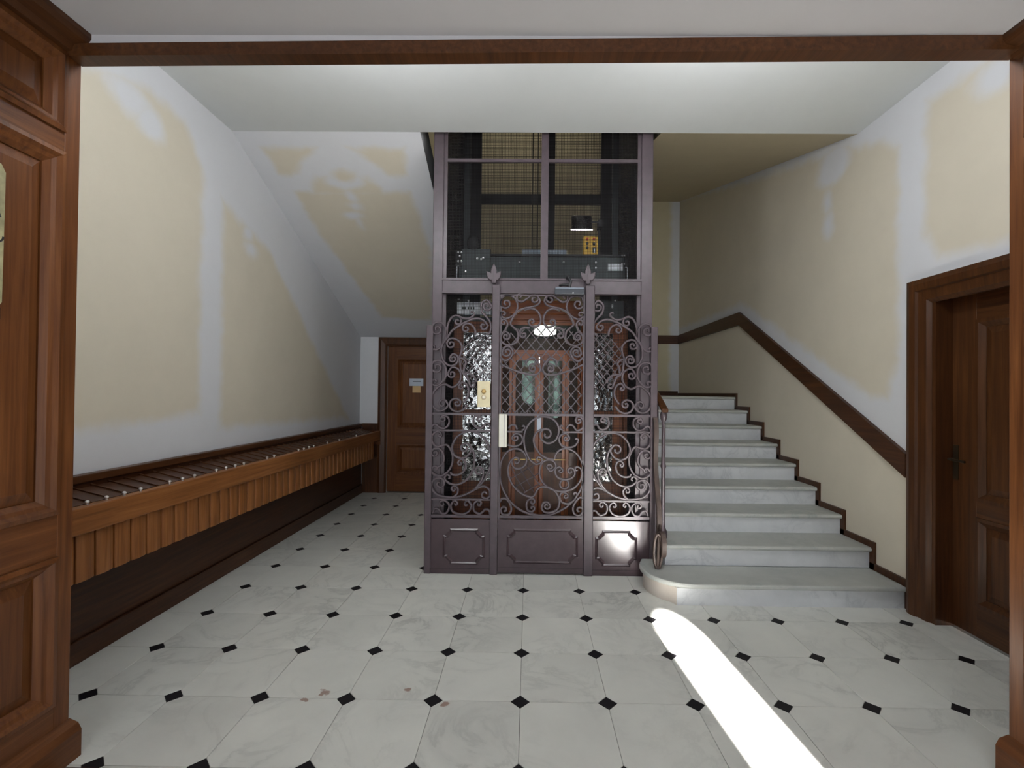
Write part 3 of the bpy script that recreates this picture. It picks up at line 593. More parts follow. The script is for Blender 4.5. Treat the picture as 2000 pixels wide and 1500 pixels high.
LEFT = [[-731,1967,-737,1977,-736,1984,-731,1991,-722,1994,-712,1994,-702,1988,-696,1978,-694,1965,-699,1952,-710,1942,-725,1937,-742,1939,-756,1950,-765,1966,-766,1986,-762,1994,-758,2002,-754,2010,-749,2018,-744,2023,-736,2027,-727,2031,-718,2033,-709,2033,-700,2032,-692,2029,-684,2025,-676,2019,-669,2012,-663,2004,-658,1994,-653,1983,-649,1972,-646,1959,-645,1947,-646,1935,-648,1923,-651,1911,-654,1898,-658,1887,-663,1877,-668,1867,-673,1857,-679,1849,-685,1840,-691,1832,-699,1825,-706,1818,-714,1812,-721,1808,-728,1806,-734,1806,-741,1807,-748,1809,-754,1810,-761,1815,-764,1823,-763,1831,-759,1836,-753,1839,-743,1837,-740,1829,-744,1824],[-645,1894,-637,1908,-629,1922,-621,1936,-613,1949,-603,1961,-591,1972,-578,1982,-564,1991,-550,2000,-536,2008,-524,2016,-513,2023,-501,2030,-490,2036,-477,2042,-463,2048,-448,2054,-432,2059,-418,2062,-404,2064,-391,2064,-379,2062,-367,2058,-357,2054,-347,2049,-339,2042,-332,2035,-326,2027,-320,2018,-313,2010,-315,1996,-323,1984,-335,1978,-347,1977,-357,1981,-364,1990,-367,1999,-365,2008,-360,2014,-353,2017,-346,2016,-339,2009],[-316,2157,-309,2164,-309,2171,-312,2177,-319,2182,-327,2183,-337,2180,-344,2173,-348,2162,-346,2149,-339,2138,-326,2132,-311,2131,-297,2137,-286,2150,-282,2167,-290,2178,-298,2190,-306,2201,-314,2209,-322,2214,-331,2212,-342,2207,-351,2199,-360,2190,-365,2180,-367,2169,-367,2156,-365,2142,-362,2128,-358,2117,-353,2107,-346,2099,-338,2092,-331,2084,-324,2077,-317,2069,-311,2061,-304,2054,-298,2046,-294,2037,-290,2028,-287,2019,-286,2009,-285,2000,-284,1991,-285,1982,-287,1973,-289,1965,-292,1957,-296,1950,-300,1945,-305,1941,-311,1937,-317,1933,-322,1929],[-644,1921,-643,1931,-643,1942,-643,1953,-642,1963,-641,1974,-640,1985,-638,1996,-636,2007,-633,2017,-630,2028,-626,2037,-621,2047,-616,2056,-610,2064,-604,2071,-598,2076,-591,2081,-584,2084,-578,2086,-571,2087,-564,2087,-556,2085,-549,2083,-542,2079,-537,2075,-531,2063,-530,2056,-529,2049,-527,2042,-530,2029,-538,2019,-548,2015,-559,2015,-568,2020,-574,2027,-575,2036,-573,2044,-568,2049,-561,2051,-552,2047,-550,2039],[-557,2085,-548,2081,-539,2076,-529,2072,-520,2068,-510,2065,-501,2064,-491,2062,-481,2062,-472,2063,-464,2064,-456,2067,-450,2071,-443,2076,-437,2081,-431,2086,-424,2094,-423,2104,-425,2112,-431,2117,-438,2118,-444,2116,-447,2108],[-410,1929,-411,1939,-411,1948,-412,1958,-413,1967,-416,1976,-421,1985,-427,1994,-434,2003,-442,2010,-450,2016,-458,2019,-468,2021,-477,2022,-486,2021,-493,2019,-499,2015,-503,2009,-507,2002,-511,1995,-515,1989,-514,1976,-508,1966,-499,1960,-489,1959,-479,1962,-473,1968,-471,1976,-472,1983,-476,1989,-487,1992,-493,1986],[-614,1850,-619,1857,-618,1863,-614,1868,-608,1870,-600,1870,-592,1866,-587,1858,-586,1848,-589,1838,-598,1830,-609,1826,-622,1828,-634,1836,-641,1849,-642,1864,-638,1870,-634,1877,-631,1884,-627,1890,-622,1894,-616,1897,-610,1899,-603,1901,-596,1901,-589,1900,-581,1898,-572,1895,-564,1892,-556,1887,-548,1882,-542,1875,-535,1868,-529,1859,-525,1851,-521,1842,-520,1833,-520,1824,-521,1814,-522,1805,-524,1795,-526,1786,-529,1777,-532,1768,-535,1759,-537,1748,-537,1737,-537,1725,-536,1713,-534,1700,-533,1689,-531,1677,-530,1665,-528,1654,-525,1644,-522,1635,-519,1629,-510,1621,-499,1617,-492,1616,-484,1617,-475,1617,-467,1618,-459,1616,-450,1613,-442,1608,-433,1603,-425,1596,-418,1590,-413,1583,-408,1575,-405,1567,-401,1558,-397,1550],[-594,1730,-600,1735,-597,1745,-585,1749,-578,1747,-573,1741,-570,1733,-572,1724,-577,1716,-587,1711,-598,1710,-609,1715,-617,1725,-620,1738,-615,1745,-610,1753,-605,1761,-600,1767,-594,1771,-587,1772,-578,1771,-570,1767,-563,1763,-557,1758,-553,1752,-551,1745,-549,1737,-549,1729,-550,1722,-552,1714,-556,1707,-561,1700,-567,1693,-573,1688,-580,1684,-587,1681,-596,1678,-604,1677,-613,1678,-621,1680,-629,1683,-638,1688,-646,1694,-653,1701,-660,1708,-666,1717,-671,1726,-676,1737,-680,1747,-683,1758,-685,1770,-686,1783,-687,1795,-686,1807,-685,1818,-682,1830,-679,1841,-675,1851,-671,1860,-667,1868,-662,1875,-657,1882,-652,1888,-647,1894],[-725,1655,-734,1663,-734,1670,-732,1678,-725,1684,-715,1686,-704,1684,-695,1676,-689,1664,-690,1650,-697,1637,-710,1628,-727,1626,-744,1631,-758,1644,-765,1663,-762,1672,-760,1682,-758,1691,-754,1700,-750,1706,-743,1711,-734,1715,-725,1718,-715,1719,-706,1718,-698,1716,-689,1713,-681,1708,-673,1702,-666,1694,-660,1684,-655,1672,-650,1659,-646,1646,-644,1634,-644,1623,-644,1612,-646,1601,-649,1591,-653,1581,-657,1572,-662,1563,-668,1555,-675,1547,-681,1541,-688,1534,-695,1529,-703,1523,-710,1520,-717,1517,-724,1516,-731,1517,-738,1519,-744,1522,-751,1523,-758,1533,-760,1545,-757,1555,-750,1562,-741,1565,-733,1563,-727,1558,-724,1552,-725,1546,-732,1540],[-603,1606,-609,1612,-607,1623,-601,1627,-594,1628,-586,1625,-580,1619,-577,1610,-578,1600,-584,1590,-595,1585,-607,1584,-619,1589,-628,1600,-632,1614,-626,1625,-620,1638,-614,1649,-607,1659,-599,1665,-589,1666,-578,1665,-566,1661,-555,1655,-546,1648,-539,1640,-533,1630,-529,1619,-526,1607,-525,1595,-526,1583,-528,1571,-532,1558,-538,1546,-544,1535,-553,1526,-563,1518,-575,1511,-586,1505,-597,1503,-608,1505,-618,1510,-628,1517,-638,1523,-648,1526,-656,1527,-665,1526,-673,1525,-682,1521,-691,1516,-701,1509,-713,1500,-724,1489,-735,1478,-743,1467,-750,1455,-755,1444,-759,1431,-762,1419,-763,1407,-763,1394,-761,1382,-758,1369,-754,1357,-749,1347,-742,1338,-735,1330,-726,1322,-717,1317,-708,1313,-699,1311,-690,1310,-680,1312,-670,1314,-662,1318,-653,1324,-645,1332,-637,1341,-631,1350,-628,1358,-628,1366,-631,1373,-636,1380,-641,1387,-646,1395,-662,1401,-678,1400,-690,1392,-697,1380,-698,1368,-693,1357,-684,1351,-675,1350,-667,1353,-663,1359,-662,1365],[-524,1511,-519,1515,-512,1512,-510,1501,-519,1493,-527,1492,-534,1496,-539,1503,-541,1512,-536,1519,-532,1527,-528,1534,-523,1540,-518,1544,-512,1545,-505,1544,-498,1542,-491,1538,-484,1533,-478,1525,-473,1516,-467,1505,-463,1494,-461,1483,-460,1473,-461,1462,-463,1451,-466,1440,-470,1430,-475,1419,-481,1409,-488,1399,-496,1389,-503,1380],[-547,1380,-553,1386,-564,1384,-568,1378,-569,1371,-567,1363,-560,1357,-551,1354,-541,1355,-532,1361,-526,1371,-525,1383,-529,1396,-535,1400,-541,1405,-547,1409,-553,1413,-560,1414,-567,1414,-576,1411,-585,1408,-593,1403,-599,1398,-605,1392,-609,1385,-612,1378,-614,1370,-614,1362,-613,1354,-610,1345,-606,1336,-601,1329,-595,1322,-588,1317,-578,1312,-568,1309,-558,1307,-548,1306,-539,1307,-529,1309,-520,1313,-510,1318,-502,1323,-495,1330,-488,1337,-482,1346,-475,1355,-469,1363],[-537,1748,-531,1745,-524,1742,-518,1739,-512,1736,-507,1732,-501,1728,-496,1724,-488,1715,-486,1709,-487,1702,-489,1694,-493,1686,-497,1677,-499,1669,-501,1661,-502,1653,-503,1645,-504,1637,-505,1629],[-515,1615,-508,1613,-500,1611,-493,1608,-486,1604,-478,1596,-471,1582,-464,1563,-457,1543,-451,1525,-444,1513,-438,1508,-428,1509,-418,1513,-413,1522,-414,1531,-418,1537,-424,1541,-430,1541,-436,1534],[-671,1250,-669,1257,-659,1259,-654,1255,-650,1249,-650,1242,-654,1234,-661,1229,-671,1228,-681,1231,-689,1240,-685,1247,-682,1255,-678,1262,-674,1268,-669,1272,-661,1273,-652,1272,-643,1269,-635,1265,-628,1261,-623,1255,-619,1248,-617,1241,-615,1233,-615,1226,-615,1219,-617,1211,-619,1204,-623,1197,-627,1191,-632,1185,-638,1180,-645,1175,-652,1171,-659,1169,-666,1169,-674,1170,-682,1172,-690,1175,-697,1178,-702,1183,-707,1188,-711,1194,-716,1199,-726,1203,-737,1201,-746,1195,-752,1185,-754,1179,-756,1172,-758,1166],[-373,1255,-377,1260,-386,1258,-391,1247,-388,1240,-382,1235,-374,1233,-365,1235,-358,1242,-354,1252,-359,1257,-363,1263,-368,1268,-377,1275,-383,1276,-389,1276,-396,1275,-407,1269,-411,1263,-415,1256,-419,1248,-421,1239,-422,1231,-422,1223,-420,1215,-417,1207,-413,1200,-409,1193,-403,1187,-396,1181,-388,1177,-381,1173,-373,1171,-367,1171,-360,1173,-353,1177,-347,1181,-342,1185,-337,1190,-334,1196,-331,1203,-323,1212,-311,1213,-304,1212,-298,1210,-292,1206,-286,1194,-284,1187,-282,1179,-280,1171],[-690,1117,-696,1121,-702,1116,-701,1106,-691,1101,-684,1102,-678,1107,-676,1115,-679,1121,-682,1127,-685,1133,-689,1138,-699,1144,-705,1145,-712,1145,-719,1143,-725,1140,-732,1136,-739,1129,-746,1122,-752,1113,-755,1105,-757,1096,-757,1087,-756,1077,-754,1068,-751,1059,-746,1050,-740,1042,-734,1034,-726,1027,-718,1023,-710,1021,-700,1022,-690,1024,-680,1026,-672,1028,-664,1030,-657,1033,-650,1036,-643,1037,-637,1037,-630,1034,-624,1030,-618,1024,-613,1017,-607,1008,-602,998,-596,985,-591,972,-587,958,-584,944,-583,931,-584,917,-585,902,-587,888,-591,875,-596,861,-603,848,-610,835,-619,824,-628,813,-640,805,-653,797,-666,790,-680,786,-692,784,-703,784,-715,788,-725,792,-734,798,-742,803,-747,809,-752,814,-755,820,-756,826,-757,832,-755,838,-748,848,-743,853,-740,859,-729,863,-718,861,-710,856,-707,848,-708,840,-712,835,-722,834],[-736,970,-734,978,-724,981,-718,979,-713,974,-711,966,-713,957,-719,949,-728,945,-739,945,-750,951,-757,961,-760,974,-756,981,-752,987,-748,994,-744,999,-738,1004,-732,1007,-724,1008,-716,1009,-708,1009,-701,1007,-693,1004,-686,999,-679,993,-673,986,-668,978,-664,969,-660,959,-657,948,-655,937,-654,926,-655,916,-657,906,-661,897,-665,888,-670,880,-676,873,-682,868,-690,863,-697,858,-704,853],[-685,730,-695,735,-702,733,-707,727,-710,717,-707,707,-699,698,-687,693,-672,694,-659,703,-650,717,-651,724,-650,731,-650,737,-651,744,-658,754,-664,759,-671,763,-679,766,-686,768,-693,769,-701,769,-709,769,-717,767,-724,763,-731,757,-738,749,-744,740,-749,731,-752,722,-754,713,-754,704,-753,694,-750,685,-746,676,-741,666,-734,657,-726,648,-718,640,-708,633,-697,627,-684,623,-671,620,-657,618,-643,616,-630,614,-616,613,-602,612,-588,612,-574,613,-560,614,-546,616,-532,619,-518,622,-504,626,-489,632,-474,638,-459,645,-444,653,-429,662,-413,672,-398,683,-382,695,-367,707,-354,721,-342,736,-330,752,-320,769,-311,786,-303,803,-295,819,-289,835,-284,852,-280,868,-277,884,-275,900,-274,916,-273,932,-274,948,-276,965,-280,984,-285,1003,-291,1023,-297,1042,-305,1058,-314,1072,-324,1085,-335,1096,-346,1106,-358,1115,-371,1124,-385,1132,-400,1138,-414,1143,-428,1147,-443,1148,-457,1148,-471,1146,-485,1142,-498,1137,-512,1130,-526,1122,-539,1112,-551,1101,-562,1090,-570,1077,-578,1063,-584,1048,-589,1033,-591,1020,-592,1007,-590,995,-588,983,-583,972,-578,962,-571,953,-562,946,-551,939,-541,934,-531,931,-520,929,-509,930,-499,932,-488,935,-478,940,-470,946,-462,954,-455,963,-448,972,-441,981,-435,1004,-441,1026,-455,1043,-474,1050,-493,1048,-508,1038,-517,1024,-517,1008,-511,995,-500,987,-488,985,-477,989,-471,997,-469,1005,-471,1012,-476,1017],[-462,1045,-456,1038,-449,1032,-442,1026,-436,1018,-430,1010,-425,1000,-420,989,-415,977,-412,964,-409,952,-407,941,-406,930,-406,918,-407,907,-408,894,-410,881,-412,867,-415,853,-419,839,-425,825,-432,810,-440,795,-449,780,-459,766,-471,754,-484,744,-499,734,-515,726,-531,720,-546,716,-559,714,-571,715,-583,717,-594,720,-604,724,-613,728,-621,734,-628,740,-635,746,-642,752,-647,766,-645,779,-638,789,-628,794,-618,794,-610,789,-605,782,-604,774,-607,768,-617,764],[-522,895,-513,893,-512,884,-516,879,-528,876,-535,880,-539,887,-540,896,-536,904,-527,913,-518,921,-508,922,-502,920,-496,917,-491,913,-487,908,-483,901,-481,893,-478,883,-477,874,-478,864,-479,855,-482,846,-486,837,-492,828,-497,821,-505,814,-513,808,-522,803,-532,798,-541,795,-550,794,-559,793,-569,793,-577,795,-584,797,-590,799,-596,808,-602,817],[-570,685,-564,684,-562,675,-570,667,-576,666,-583,669,-588,675,-591,683,-589,692,-584,696,-579,700,-573,704,-563,707,-552,699,-546,692,-542,685,-539,678,-539,671,-540,663,-542,655,-544,647,-548,640,-552,635,-557,630,-562,626,-568,621,-574,617],[-373,834,-365,838,-359,836,-354,831,-353,823,-355,814,-362,807,-373,804,-385,807,-395,815,-400,827,-399,842,-394,846,-389,851,-384,856,-373,860,-366,858,-357,855,-349,850,-342,844,-337,837,-334,829,-333,818,-333,807,-335,796,-337,785,-341,774,-345,764,-350,753,-356,743,-363,733,-369,722,-377,712,-385,703,-392,693,-400,683],[-429,662,-418,668,-408,675,-398,681,-387,687,-377,692,-366,696,-355,699,-345,702,-334,703,-325,703,-315,700,-306,696,-297,690,-289,683,-284,676,-281,668,-280,658,-280,649,-280,639,-280,629,-291,615,-305,608,-320,608,-333,614,-342,624,-344,636,-341,647,-334,655,-326,659,-317,658,-311,654,-307,648,-307,642],[-659,562,-654,557,-656,547,-662,543,-669,542,-677,545,-683,552,-685,562,-683,572,-675,581,-669,583,-658,588,-652,589,-646,587,-638,583,-629,576,-620,568,-612,559,-608,550,-607,539,-609,526,-613,513,-619,501,-625,492,-631,486,-640,481,-649,479,-657,478,-665,480,-672,484,-678,491,-683,500,-689,508,-695,514,-701,518,-707,520,-713,522,-719,522,-728,515,-731,507,-735,499,-738,490,-741,482],[-557,565,-562,560,-559,553,-550,552,-542,560,-541,567,-544,574,-552,582,-560,589,-571,584,-578,577,-585,569,-590,559,-593,550,-594,540,-593,529,-590,517,-585,507,-578,498,-568,491,-556,485,-542,480,-527,477,-514,476,-500,477,-486,481,-472,486,-460,492,-450,500,-443,509,-437,519,-433,531,-431,542,-430,552,-433,561,-438,569,-444,577,-451,583,-457,587,-467,585,-476,578,-483,566,-482,558,-477,552,-471,549,-465,550,-460,557],[-372,569,-378,565,-377,556,-367,550,-360,551,-354,556,-350,564,-350,573,-355,582,-364,587,-373,591,-379,590,-385,587,-392,581,-400,574,-406,567,-410,558,-412,549,-412,537,-411,526,-408,515,-404,506,-398,499,-389,493,-380,488,-371,485,-363,483,-356,484,-350,488,-344,492,-339,497,-334,501,-327,510,-321,518,-311,520,-304,520,-297,518,-290,515,-285,511,-281,505,-279,498,-278,489,-277,481,-276,473]]
HALF = [[-166,2178,-177,2181,-181,2187,-181,2195,-177,2204,-169,2210,-159,2211,-147,2208,-138,2199,-134,2186,-136,2171,-145,2159,-160,2151,-177,2151,-194,2159,-206,2174,-209,2195,-206,2205,-203,2215,-200,2225,-196,2234,-190,2242,-183,2247,-174,2251,-164,2254,-154,2255,-144,2254,-133,2252,-122,2248,-111,2243,-101,2236,-93,2228,-86,2218,-80,2207,-75,2195,-72,2182,-71,2170,-71,2159,-73,2146,-77,2134,-82,2123,-88,2113,-95,2103,-103,2095,-112,2088,-122,2081,-131,2076,-140,2072,-150,2068,-160,2066,-169,2065,-178,2066,-185,2069,-192,2074,-198,2081,-204,2087,-210,2093,-210,2106,-204,2115,-195,2121,-186,2122,-177,2119,-172,2112,-171,2105,-173,2099,-182,2093,-189,2097],[-56,2238,-49,2236,-43,2244,-47,2256,-53,2260,-61,2261,-70,2257,-76,2249,-78,2239,-77,2233,-75,2226,-74,2220,-71,2214,-62,2207,-55,2205,-47,2203,-39,2203,-31,2205,-23,2208,-14,2214,-5,2220,3,2227,12,2232,19,2238,26,2243,33,2249,40,2253,48,2256,55,2257,63,2256,71,2254,79,2253,87,2251,95,2237,95,2223,90,2210,80,2202,68,2199,57,2201,49,2208,45,2216,46,2225,50,2232,56,2235,62,2236,69,2230],[94,2244,98,2237,102,2231,106,2225,109,2218,110,2212,109,2205,107,2198,103,2191,98,2185,92,2179,84,2174,74,2170,63,2167,52,2164,41,2161,30,2158,19,2156,7,2155,-5,2153,-16,2149,-28,2145,-40,2140,-52,2134,-63,2128,-74,2120,-83,2110,-92,2099,-100,2088,-107,2076,-113,2065,-118,2056,-122,2047,-125,2038,-127,2030,-127,2022,-124,2015,-119,2009,-113,2004,-107,1999,-101,1993,-95,1988,-89,1983,-82,1978,-77,1972,-72,1965,-69,1956,-66,1946,-64,1935,-63,1924,-63,1914,-64,1905,-67,1896,-70,1887,-74,1878,-77,1870],[-16,2138,-6,2141,4,2144,14,2147,24,2149,34,2150,45,2148,55,2146,66,2143,76,2138,85,2132,92,2124,99,2114,106,2103,111,2092,114,2082,116,2071,117,2061,117,2050,116,2040,113,2031,109,2023,102,2015,95,2008,87,2002,79,1999,71,1998,62,2000,53,2003,44,2006,36,2009,25,2018,19,2030,20,2042,25,2053,34,2059,44,2061,53,2058,59,2052,61,2045,60,2038,52,2030,44,2033],[-157,1915,-152,1921,-155,1931,-160,1935,-167,1935,-175,1932,-180,1925,-181,1916,-179,1907,-171,1899,-160,1896,-148,1898,-138,1906,-132,1918,-133,1932,-139,1938,-146,1945,-152,1952,-159,1957,-166,1959,-173,1957,-182,1951,-191,1944,-198,1936,-203,1927,-205,1918,-206,1908,-204,1896,-202,1886,-197,1877,-191,1870,-182,1863,-172,1857,-161,1853,-150,1850,-139,1850,-126,1851,-114,1854,-102,1859,-93,1864,-85,1870,-79,1878,-74,1886,-69,1895,-64,1904],[-180,2037,-173,2030,-177,2021,-189,2018,-196,2022,-201,2028,-202,2037,-199,2047,-191,2054,-182,2059,-172,2056,-166,2051,-160,2044,-155,2037,-152,2029,-151,2021,-153,2012,-155,2003,-159,1994,-162,1986,-167,1977,-172,1969,-178,1961,-185,1954,-191,1946],[-27,1939,-24,1946,-13,1947,-7,1943,-4,1936,-5,1927,-10,1919,-19,1914,-30,1913,-41,1919,-49,1929,-49,1938,-49,1947,-50,1956,-49,1965,-47,1972,-43,1978,-37,1983,-30,1987,-22,1990,-15,1993,-7,1993,2,1993,11,1991,20,1990,29,1989],[-159,1788,-166,1796,-166,1803,-162,1809,-155,1814,-145,1814,-136,1810,-128,1801,-126,1789,-129,1777,-139,1766,-153,1761,-169,1762,-183,1771,-193,1787,-189,1796,-187,1806,-184,1816,-180,1824,-175,1830,-168,1835,-160,1838,-152,1840,-143,1840,-136,1838,-128,1833,-121,1826,-114,1817,-109,1808,-106,1799,-106,1789,-109,1778,-112,1767,-118,1757,-124,1748,-131,1741,-141,1734,-151,1729,-161,1725,-170,1724,-178,1727,-186,1733,-193,1740,-200,1748,-207,1754],[51,1662,49,1669,57,1676,63,1677,70,1674,75,1668,76,1659,74,1650,68,1643,58,1639,46,1639,36,1645,28,1656,30,1663,31,1672,33,1680,35,1687,39,1692,51,1697,59,1698,67,1698,75,1699],[-210,1698,-196,1691,-183,1685,-170,1678,-156,1671,-141,1665,-125,1658,-108,1652,-90,1645,-72,1639,-54,1633,-36,1628,-18,1623,0,1619,17,1615,32,1613,46,1611,59,1611,70,1612,81,1614,90,1617,98,1621,104,1627,110,1634,114,1642,117,1649,118,1658,117,1667,116,1676,113,1685,111,1693,105,1702,97,1709,93,1714,87,1721,81,1730,75,1739,68,1746,60,1750,50,1749,39,1745,27,1740,17,1733,10,1728,6,1722,4,1711,5,1705,4,1699]]
